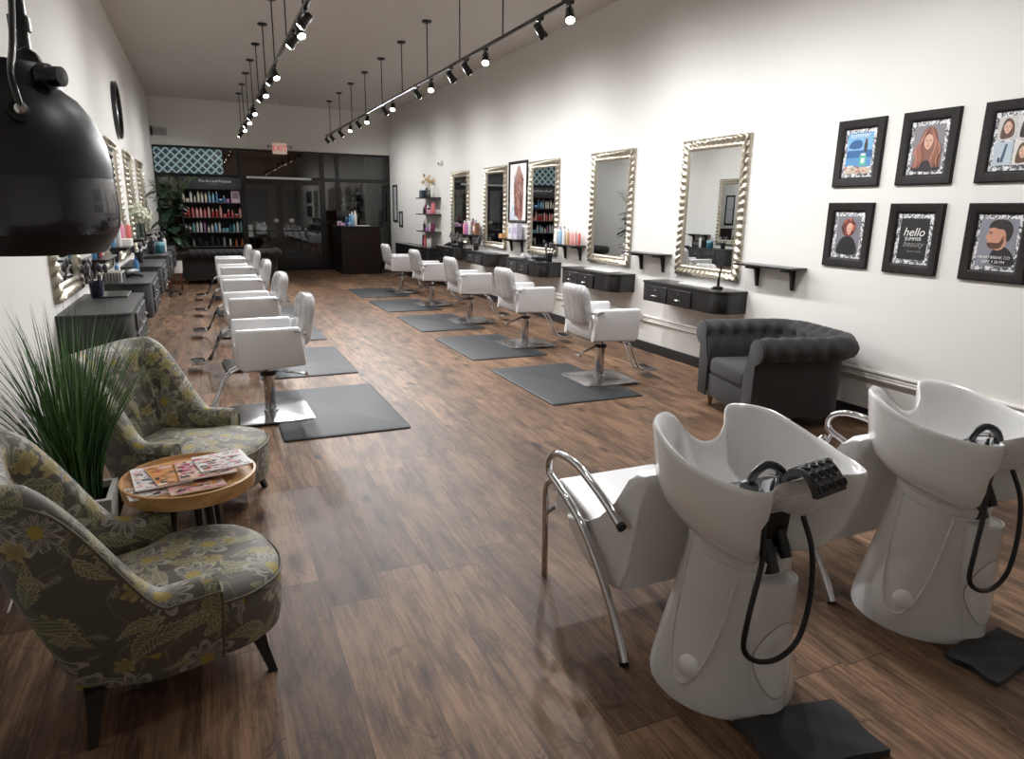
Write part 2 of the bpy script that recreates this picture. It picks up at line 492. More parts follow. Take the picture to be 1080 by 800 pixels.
# ------------------------------------------------------------------ storefront
FB = M['black_satin']
win_n = [0]
def window(x0, x1, z0, z1, fw=.05, pane='pane', y=YB):
    win_n[0] += 1
    m = MB()
    for a, b, c, d in ((x0, x0 + fw, z0, z1), (x1 - fw, x1, z0, z1), (x0 + fw, x1 - fw, z0, z0 + fw), (x0 + fw, x1 - fw, z1 - fw, z1)):
        m.box(((a + b) / 2, y, (c + d) / 2), (b - a, .09, d - c), .004, 1)
    f = struct(m.build('window_%d' % win_n[0], FB))
    m = MB(); m.box(((x0 + x1) / 2, y, (z0 + z1) / 2), (x1 - x0 - 2 * fw + .01, .008, z1 - z0 - 2 * fw + .01))
    p = m.build('pane', M[pane], f); return f
window(XL, .95, 2.32, 3.0); window(.95, 2.97, 2.32, 3.0); window(2.97, 3.35, 2.32, 3.0); window(3.35, XR, 2.32, 3.0)
window(XL, .95, 0, 2.32); window(2.97, 3.35, 0, 2.32); window(3.35, XR, 0, 2.32)
for k, (x0, x1) in enumerate(((1.0, 1.86), (1.86, 2.95))):
    m = MB()
    for a, b, c, d in ((x0, x0 + .075, .10, 2.27), (x1 - .075, x1, .10, 2.27), (x0 + .075, x1 - .075, .10, .34), (x0 + .075, x1 - .075, 2.17, 2.27)):
        m.box(((a + b) / 2, YB, (c + d) / 2), (b - a, .06, d - c), .004, 1)
    dr = struct(m.build('door_%d' % (k + 1), FB))
    m = MB(); m.box(((x0 + x1) / 2, YB, 1.25), (x1 - x0 - .14, .008, 1.86)); m.build('pane', M['pane'], dr)
    m = MB(); m.tube(catmull([(x0 + .1, YB - .03, 1.02), (x0 + .12, YB - .08, 1.02), (x1 - .12, YB - .08, 1.02), (x1 - .1, YB - .03, 1.02)], 4), .013, 8)
    m.build('push_bar', FB, dr)
    s = -1 if k == 0 else 1; hx = (x1 - .1) if k == 0 else (x0 + .28)
    m = MB(); m.ball((hx, YB - .04, 1.28), .055, 12, (1.2, .25, 1)); m.build('door_sticker', M['white_paper'], dr)
slab('trim_2', (.95, YB - .05, 0), (2.97, YB + .05, .10), M['black_trim'])
slab('trim_3', (.955, YB - .045, .10), (1.0, YB + .045, 2.32), FB)
slab('trim_4', (2.95, YB - .045, .10), (2.975, YB + .045, 2.32), FB)
slab('trim_5', (.99, YB - .045, 2.27), (2.96, YB + .045, 2.32), FB)

m = MB(); m.prism(rrect(1.58, .05, .02, 3), lambda a, b: (a, -.015, b), lambda a, b: (a, .015, b), .004)
o = m.build('header_strip', simple('pale_header_strip', (205, 208, 210), .4, emit=.12), loc=(1.9, YB - .07, 2.325))
tag(o, 'long narrow white strip fixed across the top of the glass entrance doors', 'sign strip')
m = MB(); m.prism([(-.05, -.15), (.05, -.15), (.06, .15), (-.05, .15)], lambda a, b: (a, 0, b), lambda a, b: (a, -.004, b))
o = m.build('taped_notice', M['white_paper'], loc=(1.12, YB - .06, 1.02))
tag(o, 'small white paper notice on the left glass door, low beside the retail shelves', 'notice')

# lattice sign inside the upper left window
m = MB(); m.box((0, 0, 0), (1.50, .02, .58), .003)
t = thing('window_sign', 'pale teal panel with a diamond lattice print in the upper left storefront window', 'sign', (-.16, YB - .07, 2.66))
m.build('lattice_panel', M['lattice'], t)
m = MB()
for a, b, c, d in ((-.77, .77, .29, .31), (-.77, .77, -.31, -.29), (-.77, -.75, -.29, .29), (.75, .77, -.29, .29)):
    m.box(((a + b) / 2, 0, (c + d) / 2), (b - a, .03, d - c))
m.build('frame', M['black_trim'], t)

# what stands outside in the dark
slab('pavement', (-8, YB + .1, -.12), (16, 40, -.02), simple('night_pavement', (70, 66, 62), .8, var=.1))
m = MB(); m.box((0, 0, 2.2), (.42, .42, 4.4), .02); m.box((0, 0, .15), (.5, .5, .3), .02)
o = m.build('porch_column', simple('tan_stucco', (176, 164, 144), .9, bump=.3)); o.location = (4.62, 20.2, -.02)
tag(o, 'tan stucco porch column outside the right storefront window', 'column')
m = MB(); m.box((0, 0, 2.5), (9, .4, 5)); 
m.mi = 1
for k in range(5): m.box((-3.6 + k * 1.8, -.22, 1.3), (1.1, .06, 1.9))
m.mi = 2; m.box((-1.6, -.3, 2.9), (2.2, .08, .45), .03)
o = m.build('shop_building', [simple('brown_brick', (120, 84, 60), .9, var=.2, vscale=4), simple('dim_shop_glass', (40, 30, 26), .2), simple('amber_sign', (120, 74, 40), .5, emit=.05)]); o.location = (3.5, 27, -.02)
tag(o, 'brown shop building across the dark street with an amber sign', 'building')
def bush(name, label, loc, R, H, n, mat, cat='bush', leaf=.10):
    r2 = random.Random(hash(label) % 1000 if False else len(label)); m = MB()
    for k in range(n):
        a = r2.uniform(0, 2 * pi); q = sqrt(r2.random()) * R; z = r2.uniform(.1, H)
        q *= (1 - .5 * (z / H)) 
        c = Vector((q * cos(a), q * sin(a), z)); d = Vector((r2.gauss(0, 1), r2.gauss(0, 1), r2.gauss(.3, .7))).normalized(); e = d.orthogonal().normalized()
        L = leaf * r2.uniform(.7, 1.4)
        m.flat([c, c + d * L * .5 + e * L * .28, c + d * L, c + d * L * .5 - e * L * .28])
    o = m.build(name, mat, recalc=False); o.location = loc
    return tag(o, label, cat)
bush('shrub', 'dark green shrub outside the right storefront window beside the tan column', (3.85, 20.0, -.11), .5, 2.1, 700, simple('shrub_leaf', (52, 78, 46), .6))

# exit sign and the two small fittings on the soffit
t = thing('exit_sign', 'white exit sign with red letters above the glass doors', 'exit sign', (1.92, 18.55, 2.87))
m = MB(); m.box((0, 0, .15), (.34, .06, .26), .008); m.build('sign_box', simple('exit_face', (236, 214, 200), .4, emit=.25), t)
text('EXIT', .17, 'lettering', simple('exit_red', (215, 30, 34), .4, emit=.6), t, (0, -.032, .15))
m = MB(); m.cyl((0, .02, .28), (0, .02, ZC - 2.87), .008); m.cyl((0, .02, ZC - 2.90), (0, .02, ZC - 2.87), .05); m.build('stem', M['white_gloss'], t)
for s in (-1, 1):
    m = MB(); m.cyl((s * .17, 0, .2), (s * .25, -.01, .2), .012, n=8); m.lathe([(.02, .0), (.045, .05), (.045, .06)], (s * .27, -.02, .16), 12); m.build('emergency_lamp', M['abs_grey'], t)
t = thing('alarm_box', 'small grey wall box high in the back left corner', 'alarm box', (-.72, YB - .15, 3.2), 0)
m = MB(); m.box((0, -.06, .09), (.3, .12, .17), .01); m.build('case', M['abs_grey'], t)
m = MB(); m.box((-.17, -.08, .09), (.03, .14, .2), .006); m.build('bracket', M['black_trim'], t)
t = thing('ceiling_sensor', 'small white sensor high on the right wall beside the farthest mirror', 'sensor', (XR, 14.4, 2.52), -pi / 2)
m = MB(); m.box((0, -.03, .05), (.22, .06, .08), .012); m.build('case', M['white_gloss'], t)
m = MB(); m.lathe([(.02, 0), (.028, .02), (.018, .04)], (.0, -.07, .02), 10); m.build('eye', M['abs_grey'], t)

# ------------------------------------------------------------------ track lights
ZT = 3.33
EM = simple('lamp_lens', (255, 250, 238), .3, emit=26)
def rail(x, y0, y1, stems, label):
    t = thing('track_light_rail', label, 'light track', (x, y0, ZT))
    m = MB(); m.box((0, (y1 - y0) / 2, 0), (.036, y1 - y0, .034), .004, 1); m.build('rail', M['black_satin'], t)
    for y in stems:
        m = MB(); m.cyl((0, y - y0, .015), (0, y - y0, ZC - ZT), .0075, n=8); s = m.build('stem', M['black_satin'], t)
        m = MB(); m.lathe([(.03, ZC - ZT - .035), (.065, ZC - ZT - .022), (.065, ZC - ZT)], (0, y - y0, 0), 16); m.build('canopy', M['black_satin'], s)
RX, LX = 2.98, .99
rail(RX, .4, 18.05, [17.4 - 1.3 * k for k in range(13)], 'long black light track hung from the ceiling on the right')
rail(LX, .4, 18.05, [17.3 - 1.3 * k for k in range(13)], 'long black light track hung from the ceiling on the left')
t0 = thing('track_spotlight', '', 'spotlight', (0, 0, 0))
m = MB(); m.box((0, 0, -.025), (.034, .09, .03), .004, 1); m.cyl((0, 0, -.03), (0, 0, -.075), .009, n=8); m.build('adapter', M['black_satin'], t0)
m = MB(); m.lathe([(.028, .07), (.036, .06), (.038, -.03), (.044, -.035), (.044, -.075), (.038, -.077), (.036, -.05)], (0, 0, 0), 18, cap=False)
m.lathe([(.001, .071), (.028, .07)], (0, 0, 0), 18)
can = m.build('lamp_can', M['black_satin'], t0)
m = MB(); m.lathe([(.001, -.082), (.02, -.081), (.037, -.07)], (0, 0, 0), 16, cap=False); lens = m.build('lens', EM, can)
SPOTS = []
def head(x, y, target, label, P, size=80, used=[0]):
    o = place(t0, used[0], (x, y, ZT), 0, label, 'spotlights on the ' + ('right' if x > 2 else 'left') + ' track'); used[0] = 1
    c = [k for k in o.children if k.name.startswith('lamp_can')][0]
    d = (Vector(target) - Vector((x, y, ZT - .12))).normalized()
    q = (-d).to_track_quat('Z', 'Y')
    c.location = (0, 0, -.115); c.rotation_euler = q.to_euler()
    l = bpy.data.lights.new('spot', 'SPOT'); l.energy = P; l.spot_size = radians(size); l.spot_blend = 1.0; l.shadow_soft_size = .045
    l.color = (.985, .99, 1.0)
    lo = bpy.data.objects.new('spot', l); COL.objects.link(lo)
    lo.location = Vector((x, y, ZT - .115)) + d * .10; lo.rotation_euler = q.to_euler()
    SPOTS.append(lo)
PW = 250
def tn(k): return ORD[k]
Rl = [(1.5, 'w', .22), (2.5, 's', .42), (3.3, 'w', .42), (4.0, 's', .6), (4.7, 'w', .46), (5.56, 'c', .72), (6.13, 'w', .62), (7.47, 'c', .9), (8.07, 'w', .36), (8.63, 'w', .36), (9.44, 'c', .9), (10.1, 'w', .45), (11.5, 'c', .9), (12.05, 'w', .5), (13.4, 'c', .9), (14.2, 'w', .45), (15.0, 'c', .8), (16.1, 'w', .35), (17.2, 'w', .22), (17.9, 'w', .12)]  # second to fifth heads are unseen, added to light the bowls and near wall
for k, (y, mode, pf) in enumerate(Rl):
    near = y < 4.5
    tg = (RX + 1.75, y + .25, 1.25) if mode == 'w' else ((RX - 1.0, y - 2.4, .2) if mode == 'c' else (2.05, 1.62, .8))
    head(RX, y, tg, 'black spotlight on the right track, %s from the near end, %s' % (tn(k), 'turned to the right wall' if mode == 'w' else 'glowing towards the room'), PW * pf, 70 if mode == 's' else 140)
Ll = [(1.8, 'w', .10), (3.2, 'w', .14), (4.6, 'w', .12), (6.8, 'w', .24), (7.2, 'c', .8), (7.66, 'w', .28), (9.55, 'c', .95), (10.0, 'w', .4), (11.1, 'c', .9), (11.6, 'w', .4), (13.3, 'c', .9), (14.0, 'w', .4), (14.75, 'c', .9), (15.4, 'w', .3), (16.2, 'c', .7), (17.56, 'w', .2)]
for k, (y, mode, pf) in enumerate(Ll):
    near = y < 4
    tg = (LX - 1.75, y + .25, 1.25) if mode == 'w' else (LX + .6, y - 2.4, .2)
    head(LX, y, tg, 'black spotlight on the left track, %s from the near end, %s' % (tn(k), 'turned to the left wall' if mode == 'w' else 'glowing towards the room'), PW * pf, 140 if mode == 'w' else 105)
def point(loc, P, c, r=.15):
    l = bpy.data.lights.new('outdoor_fill_light', 'POINT'); l.energy = P; l.color = c; l.shadow_soft_size = r
    o = bpy.data.objects.new('outdoor_fill_light', l); COL.objects.link(o); o.location = loc
point((4.0, 21.8, 3.6), 40, (1, .85, .65)); point((1.5, 24.5, 4.0), 30, (1, .62, .35))  # fill lights added to brighten the exterior; no lamps stand there
w = bpy.data.worlds.new('night'); sc.world = w; w.use_nodes = True
bg = w.node_tree.nodes['Background']; bg.inputs[0].default_value = (.012, .014, .02, 1); bg.inputs[1].default_value = 1.0
sc.view_settings.view_transform = 'Standard'; sc.view_settings.look = 'None'; sc.view_settings.exposure = 0.0
sc.cycles.use_denoising = True
sc.cycles.max_bounces = 10; sc.cycles.diffuse_bounces = 6; sc.cycles.glossy_bounces = 5; sc.cycles.transparent_max_bounces = 12
sc.cycles.sample_clamp_indirect = 6; sc.cycles.caustics_reflective = False; sc.cycles.caustics_refractive = False
# ------------------------------------------------------------------ floor mats
g = 'black salon floor mats under the styling chairs'
def make_mat():
    m = MB()
    r0 = rrect(.92, 1.42, .03, 4); r1 = rrect(.88, 1.38, .02, 4)
    m.rings([[(a, b, 0) for a, b in r0], [(a, b, .009) for a, b in r0], [(a, b, .017) for a, b in r1]])
    return m.build('floor_mat', M['mat_rubber'])
mp = make_mat(); mp['category'] = 'floor mat'
cnt = 0
RYC = [5.6, 7.5, 9.42, 11.35, 13.28]; LYC = [5.5, 7.42, 9.35, 11.28, 13.2]
for k in range(5):
    place(mp, cnt, (3.06, RYC[k] + .03, 0), 0, 'dark rubber floor mat of the right row, %s from the camera' % ORD[k], g); cnt = 1
for k in range(5):
    place(mp, cnt, (.86, LYC[k] - .02, 0), 0, 'dark rubber floor mat of the left row, %s from the camera' % ORD[k], g)

# ------------------------------------------------------------------ styling chairs (front is +X)
def make_styling():
    t = thing('styling_chair', '', 'styling chair')
    # base plate
    m = MB(); r = rrect(.60, .60, .06, 5); r2 = rrect(.57, .57, .05, 5); r3 = rrect(.2, .2, .09, 5)
    m.rings([[(a, b, .0175) for a, b in r], [(a, b, .022) for a, b in r], [(a, b, .026) for a, b in r2], [(a, b, .034) for a, b in r3]])
    m.build('base_plate', M['brushed'], t)
    m = MB(); m.lathe([(.055, .028), (.055, .05), (.043, .055), (.043, .34), (.036, .345), (.036, .41)], n=24); post = m.build('hydraulic_post', M['chrome'], t)
    m = MB(); m.lathe([(.06, .33), (.06, .355), (.045, .36)], n=24); m.build('collar', M['black_satin'], post)
    m = MB(); m.tube(catmull([(-.03, -.02, .35), (-.12, -.05, .335), (-.26, -.09, .30), (-.30, -.10, .285)], 4), .009, 8); m.tube([(-.30, -.06, .285), (-.30, -.14, .285)], .012, 8)
    m.build('pump_lever', M['chrome'], t)
    # seat shell, arms, back
    m = MB(); m.box((0, 0, .435), (.34, .34, .045), .006); m.build('seat_frame', M['black_plastic'], t)
    m = MB(); m.prism([(-.25, .47), (-.23, .445), (.205, .425), (.24, .46), (.245, .52), (.225, .555), (-.16, .545), (-.20, .66), (-.235, .665), (-.262, .62)], lambda a, b: (a, -.236, b), lambda a, b: (a, .236, b), .02, 3); m.build('seat', M['vinyl'], t)
    for s in (-1, 1):
        m = MB()
        poly = [(-.255, .445), (.195, .425), (.235, .46), (.24, .715), (.225, .735), (-.205, .738), (-.225, .72)]
        ya, yb = s * .235, s * .315
        m.prism(poly, lambda a, b: (a, ya, b), lambda a, b: (a, yb + s * (-.012 if b < .5 else 0), b), .022, 3)
        m.build('armrest', M['vinyl'], t)
        m = MB(); m.cyl((-.245, s * .215, .70), (-.245, s * .345, .70), .008, n=8); m.ball((-.245, s * .345, .70), .016, 8); m.cyl((-.25, s * .31, .70), (-.17, s * .325, .715), .006, n=6); m.build('back_bracket', M['chrome'], t)
    m = MB()
    def back(u, w):
        a = 2 * pi * u; n = 3.6
        cx = abs(cos(a)) ** (2 / n) * (1 if cos(a) > 0 else -1); cy = abs(sin(a)) ** (2 / n) * (1 if sin(a) > 0 else -1)
        z = .585 + .365 * w; lean = -.262 - .066 * w
        e_ = max(0, (w - .72) / .28); f_ = max(0, (.1 - w) / .1); th = .060 * (1 - .45 * e_ ** 3 - .4 * f_ ** 2); wd = .222 * (1 - .03 * w) - .055 * e_ ** 3 - .02 * f_ ** 2
        curve = .035 * (cy * cy)
        return (lean + cx * th + curve * .5, cy * wd, z)
    rr = [[back(u / 28, w) for u in range(28)] for w in (0, .04, .1, .3, .5, .7, .8, .87, .92, .96, .985, 1)]
    m.rings(rr); m.build('backrest', M['crinkle'], t)
    # footrest: two bars and a ribbed T tread
    m = MB()
    for s in (-1, 1): m.tube(catmull([(.15, s * .05, .43), (.30, s * .05, .35), (.40, s * .05, .14), (.46, s * .05, .08), (.54, s * .05, .075)], 4), .010, 8)
    fr = m.build('footrest_bars', M['chrome'], t)
    m = MB(); m.prism(rrect(.13, .30, .04, 5, .54, 0), XY(.078), XY(.092), .003)
    for k in range(5): m.tube([(.49 + k * .024, -.13, .095), (.49 + k * .024, .13, .095)], .004, 6)
    m.build('foot_tread', M['chrome'], fr)
    return t
cp = make_styling(); cnt = 0
for k in range(5):
    place(cp, cnt, ((3.46, 3.54, 3.53, 3.55, 3.53)[k], RYC[k], 0), radians((-1, 1, 0, 2, 1)[k]), 'white styling chair facing the right wall, %s from the camera in the right row' % ORD[k], 'white styling chairs'); cnt = 1
for k in range(5):
    place(cp, cnt, ((.38, .39, .40, .41, .41)[k], LYC[k], 0), pi + radians((1, 4, 2, 5, 2)[k]), 'white styling chair facing the left wall, %s from the camera in the left row' % ORD[k], 'white styling chairs')

# ------------------------------------------------------------------ wall mirrors (local front is -Y, right of picture +X)
def make_mirror():
    t = thing('wall_mirror', '', 'mirror')
    W, H, fw = .985, 1.385, .115
    m = MB()
    n1, n2 = 58, 82
    loop = []
    for k in range(n1): loop.append((-W / 2 + W * k / n1, 0, 0))
    for k in range(n2): loop.append((W / 2, H * k / n2, 1))
    for k in range(n1): loop.append((W / 2 - W * k / n1, H, 2))
    for k in range(n2): loop.append((-W / 2, H - H * k / n2, 3))
    prof = [(0, 0.0), (0, .022), (.012, .040), (.03, .047), (.05, .040), (.068, .030), (.080, .030), (.088, .036), (.098, .034), (.115, .014)]
    rings = []
    for i, (x, z, sd) in enumerate(loop):
        ring = []
        for d, h in prof:
            q = d / fw
            amp = max(0, sin(pi * min(1, q / .72))) if q < .72 else 0
            wave = sin((i * 2 * pi / 4.6) + q * 2.2)
            hh = h + .015 * amp * wave
            off = d - (.007 * wave if q < .3 and d > 0 else 0) - (.006 * wave if d == 0 and h > 0 else 0)
            # inset point along the mitre
            xi = max(-W / 2 + off, min(W / 2 - off, x * (1 - 2 * off / W) if sd in (0, 2) else x)); zi = z
            if sd == 0: zi = off
            if sd == 2: zi = H - off
            if sd == 1: xi = W / 2 - off; zi = off + (H - 2 * off) * z / H
            if sd == 3: xi = -W / 2 + off; zi = off + (H - 2 * off) * z / H
            ring.append((xi, -hh, zi))
        rings.append(ring)
    V = [[m.v(p) for p in r] for r in rings]; N = len(V)
    for i in range(N):
        j = (i + 1) % N
        for k in range(len(prof) - 1): m.f([V[i][k], V[j][k], V[j][k + 1], V[i][k + 1]])
    m.build('mirror_frame', M['silver_frame'], t, 60)
    m = MB(); m.flat([(-W / 2 + .11, -.016, .11), (W / 2 - .11, -.016, .11), (W / 2 - .11, -.016, H - .11), (-W / 2 + .11, -.016, H - .11)])
    m.build('mirror_glass', M['mirror'], t, 0)
    return t
mr = make_mirror(); cnt = 0
MRY = [5.683, 7.59, 9.49, 11.39, 13.2]; MLY = [5.78, 7.72, 9.68, 11.72, 13.85]
for k in range(5):
    place(mr, cnt, (XR, MRY[k], .962), -pi / 2, 'silver framed mirror on the right wall above a black vanity, %s from the camera' % ORD[k], 'ornate silver wall mirrors'); cnt = 1
for k in range(5):
    place(mr, cnt, (XL, MLY[k], .962), pi / 2, 'silver framed mirror on the left wall above a dark vanity, %s from the camera' % ORD[k], 'ornate silver wall mirrors')

# ------------------------------------------------------------------ floating vanities
def vanity_poly(w, d, rL, rR):
    p = [(w / 2, 0), (-w / 2, 0)]
    for k in range(9):
        a = pi + (pi / 2) * k / 8; p.append((-w / 2 + rL + rL * cos(a), -d + rL + rL * sin(a)))
    for k in range(9):
        a = 1.5 * pi + (pi / 2) * k / 8; p.append((w / 2 - rR + rR * cos(a), -d + rR + rR * sin(a)))
    return p
def make_vanity(name, z0, rows, xs, dw, W=1.27, D=.335, rL=.04, rR=.15, both=True):
    t = thing(name, '', 'vanity')
    p = vanity_poly(W, D, rL, rR)
    m = MB(); m.prism(p, XY(z0), XY(.865), .006); m.build('cabinet_body', M['lacquer'], t)
    q = vanity_poly(W + .012, D + .01, rL, rR); m = MB(); m.prism(q, XY(.865), XY(.887), .004); m.build('countertop', M['lacquer'], t)
    hh = (.85 - z0) / rows
    for r in range(rows):
        for x in xs:
            zc = z0 + hh * (r + .5)
            m = MB(); m.box((x, -D - .006, zc), (dw, .016, hh - .016), .003, 1); dr = m.build('drawer', M['lacquer'], t)
            m = MB(); m.tube(catmull([(x - .045, -D - .012, zc - .02), (x - .04, -D - .034, zc - .02), (x + .04, -D - .034, zc - .02), (x + .045, -D - .012, zc - .02)], 3), .006, 8); m.build('handle', M['chrome'], dr)
            m = MB(); m.cyl((x, -D - .013, zc + .04), (x, -D - .020, zc + .04), .012, n=12); m.build('lock', M['chrome'], dr)
    return t
vp = make_vanity('floating_vanity', .67, 1, (-.37, .03), .38); cnt = 0
VRY = [5.70, 7.61, 9.52, 11.42]
for k in range(4):
    place(vp, cnt, (XR, VRY[k], 0), -pi / 2, 'black floating vanity with rounded corner on the right wall, %s from the camera' % ORD[k], 'black vanities on the right wall'); cnt = 1
t = make_vanity('long_vanity', .46, 1, (1.05, .65, .22), .36, W=2.7, D=.36, rL=.03, rR=.03)
t.location = (XR - .004, 15.7, -.09); t.rotation_euler = (0, 0, -pi / 2); t['label'] = 'long low black cabinet under the corner shelves at the far right wall'; t['category'] = 'cabinet'
vl = make_vanity('floating_vanity', .55, 2, (-.1, .33), .40, W=1.27, D=.43, rL=.10, rR=.05); cnt = 0
VLY = [5.88, 7.93, 9.98, 12.0, 13.75]
for q_ in list(vl.children) + [z for y in vl.children for z in y.children]:
    if q_.data.materials[0] == M['lacquer']: q_.data.materials[0] = M['charcoal_laminate']
for k in range(5):
    place(vl, cnt, (XL, VLY[k], 0), pi / 2, 'charcoal two-tier floating vanity on the left wall, %s from the camera' % ORD[k], 'charcoal vanities on the left wall'); cnt = 1

# ------------------------------------------------------------------ bracket shelves
def make_shelf():
    t = thing('wall_shelf', '', 'shelf')
    m = MB(); m.box((0, -.1, .009), (.70, .2, .018), .003, 1); m.build('shelf_board', M['lacquer'], t)
    for s in (-1, 1):
        m = MB()
        m.prism([(0, 0), (0, -.19), (-.022, -.19), (-.05, -.17), (-.16, -.03), (-.03, -.018), (-.16, 0)] if False else [(0, 0), (-.17, 0), (-.165, -.022), (-.06, -.03), (-.045, -.06), (-.026, -.19), (0, -.19)], lambda a, b: (s * .215 - .012, a, b), lambda a, b: (s * .215 + .012, a, b), .002, 1)
        m.build('bracket', M['lacquer'], t)
    return t
sh = make_shelf(); cnt = 0
SRY = [4.73, 6.63, 8.53, 10.44, 12.35]; SLY = [6.86, 8.72, 10.75, 12.75]
for k in range(5):
    place(sh, cnt, (XR, SRY[k], 1.145), -pi / 2, 'black bracket shelf on the right wall between mirrors, %s from the camera' % ORD[k], 'black bracket shelves'); cnt = 1
for k in range(4):
    place(sh, cnt, (XL, SLY[k], 1.145), pi / 2, 'black bracket shelf on the left wall between mirrors, %s from the camera' % ORD[k], 'black bracket shelves')

# ------------------------------------------------------------------ charcoal chesterfields (front is +X)
def ushell(W, xf, xb, rc, n):
    """centre line of a U: from the right front round the back to the left front, with outward normals"""
    pts = []
    def add(a, b, k):
        for i in range(k): pts.append((Vector((a[0] + (b[0] - a[0]) * i / k, a[1] + (b[1] - a[1]) * i / k)), None))
    out = []
    L1 = xf - (xb + rc); A = rc * pi / 2; L2 = 2 * (W - rc)
    tot = 2 * L1 + 2 * A + L2
    for i in range(n):
        s = tot * i / (n - 1)
        if s <= L1: p, nn = (xf - s, -W), (0, -1)
        elif s <= L1 + A:
            a = (s - L1) / rc; p = (xb + rc - rc * sin(a), -W + rc - rc * cos(a)); nn = (-sin(a), -cos(a))
        elif s <= L1 + A + L2: p, nn = (xb, -W + rc + s - L1 - A), (-1, 0)
        elif s <= L1 + 2 * A + L2:
            a = (s - L1 - A - L2) / rc; p = (xb + rc - rc * cos(a), W - rc + rc * sin(a)); nn = (-cos(a), sin(a))
        else: p, nn = (xb + rc + s - L1 - 2 * A - L2, W), (0, 1)
        out.append((p, nn, s, tot))
    return out
def make_chesterfield(name, W, cushions):
    t = thing(name, '', 'armchair' if cushions == 1 else 'sofa')
    F = M['charcoal']; H = .72
    st = ushell(W, .40, -.36, .16, 90 if cushions == 1 else 160)
    m = MB(); rings = []; pitch_ = .135
    for (p, nn, s, tot) in st:
        ring = []
        prof = [(.075, .10, 0), (.078, .34, 0), (.075, .525, 0)]
        c = (.085, H - .105)
        for k in range(15):
            a = radians(-110 + 300 * k / 14)
            prof.append((c[0] + .092 * cos(a), c[1] + .092 * sin(a) + (.013 if 20 < k * 21 < 999 else 0), 1))
        prof += [(-.03, .58, 1), (-.055, .50, 1), (-.07, .42, 1), (-.07, .30, 0)]
        for j, (o, z, tuft) in enumerate(prof):
            d = 0
            if tuft and j > 5:
                u = s / pitch_; w = j / 3.4
                q = min((abs((u + (0.5 if r % 2 else 0)) % 1 - .5) * 2 - 1) ** 2 * 0 + ((((u + (.5 if r % 2 else 0)) % 1) - .5) ** 2 + ((w - r) * .62) ** 2) for r in (2, 3, 4, 5, 6))
                d = -.034 * exp(-q / .045) + .011
            nrm = Vector((nn[0] * cos(0), nn[1], 0))
            cen = Vector((c[0], c[1])); dv = Vector((o, z)) - cen
            dv = dv.normalized() if dv.length > 1e-6 else Vector((1, 0))
            o2, z2 = o + dv.x * d, z + dv.y * d
            ring.append((p[0] + nn[0] * o2, p[1] + nn[1] * o2, z2))
        rings.append(ring)
    V = m.rings(rings, True, True)
    m.build('upholstered_frame', F, t, 50)
    for s in (-1, 1):
        m = MB()
        poly = [(.078, .10), (.078, .52)] + [(.085 + .096 * cos(radians(a)), H - .10 + .096 * sin(radians(a))) for a in range(-90, 205, 18)] + [(-.07, .42), (-.07, .10)]
        m.prism(poly, lambda a, b: (.392, s * (W + a), b), lambda a, b: (.412, s * (W + a), b), .006, 2); m.build('arm_facing', F, t)
    m = MB(); m.box((.02, 0, .20), (.74, 2 * W - .12, .2), .015); m.build('front_rail', F, t)
    cw = (2 * W - .15) / cushions
    for k in range(cushions):
        m = MB(); m.box((.06, -W + .075 + cw * (k + .5), .365), (.68, cw - .012, .15), .04, 4); cu = m.build('seat_cushion', F, t)
    for sx in (.33, -.31):
        for s in (-1, 1):
            m = MB(); m.lathe([(.013, 0), (.019, .02), (.016, .03), (.026, .075), (.03, .10), (.03, .11)], (sx, s * (W - .02), 0), 14); m.build('leg', M['wood_leg'], t)
    return t
t = make_chesterfield('tufted_armchair', .36, 1); t.location = (4.15, 4.08, 0); t.rotation_euler = (0, 0, radians(167)); t['label'] = 'charcoal tufted armchair with rolled arms by the right wall'
t = make_chesterfield('tufted_sofa', .90, 3); t.location = (.5, 16.35, 0); t.rotation_euler = (0, 0, radians(90)); t['label'] = 'long charcoal tufted sofa with its back to the salon near the storefront'
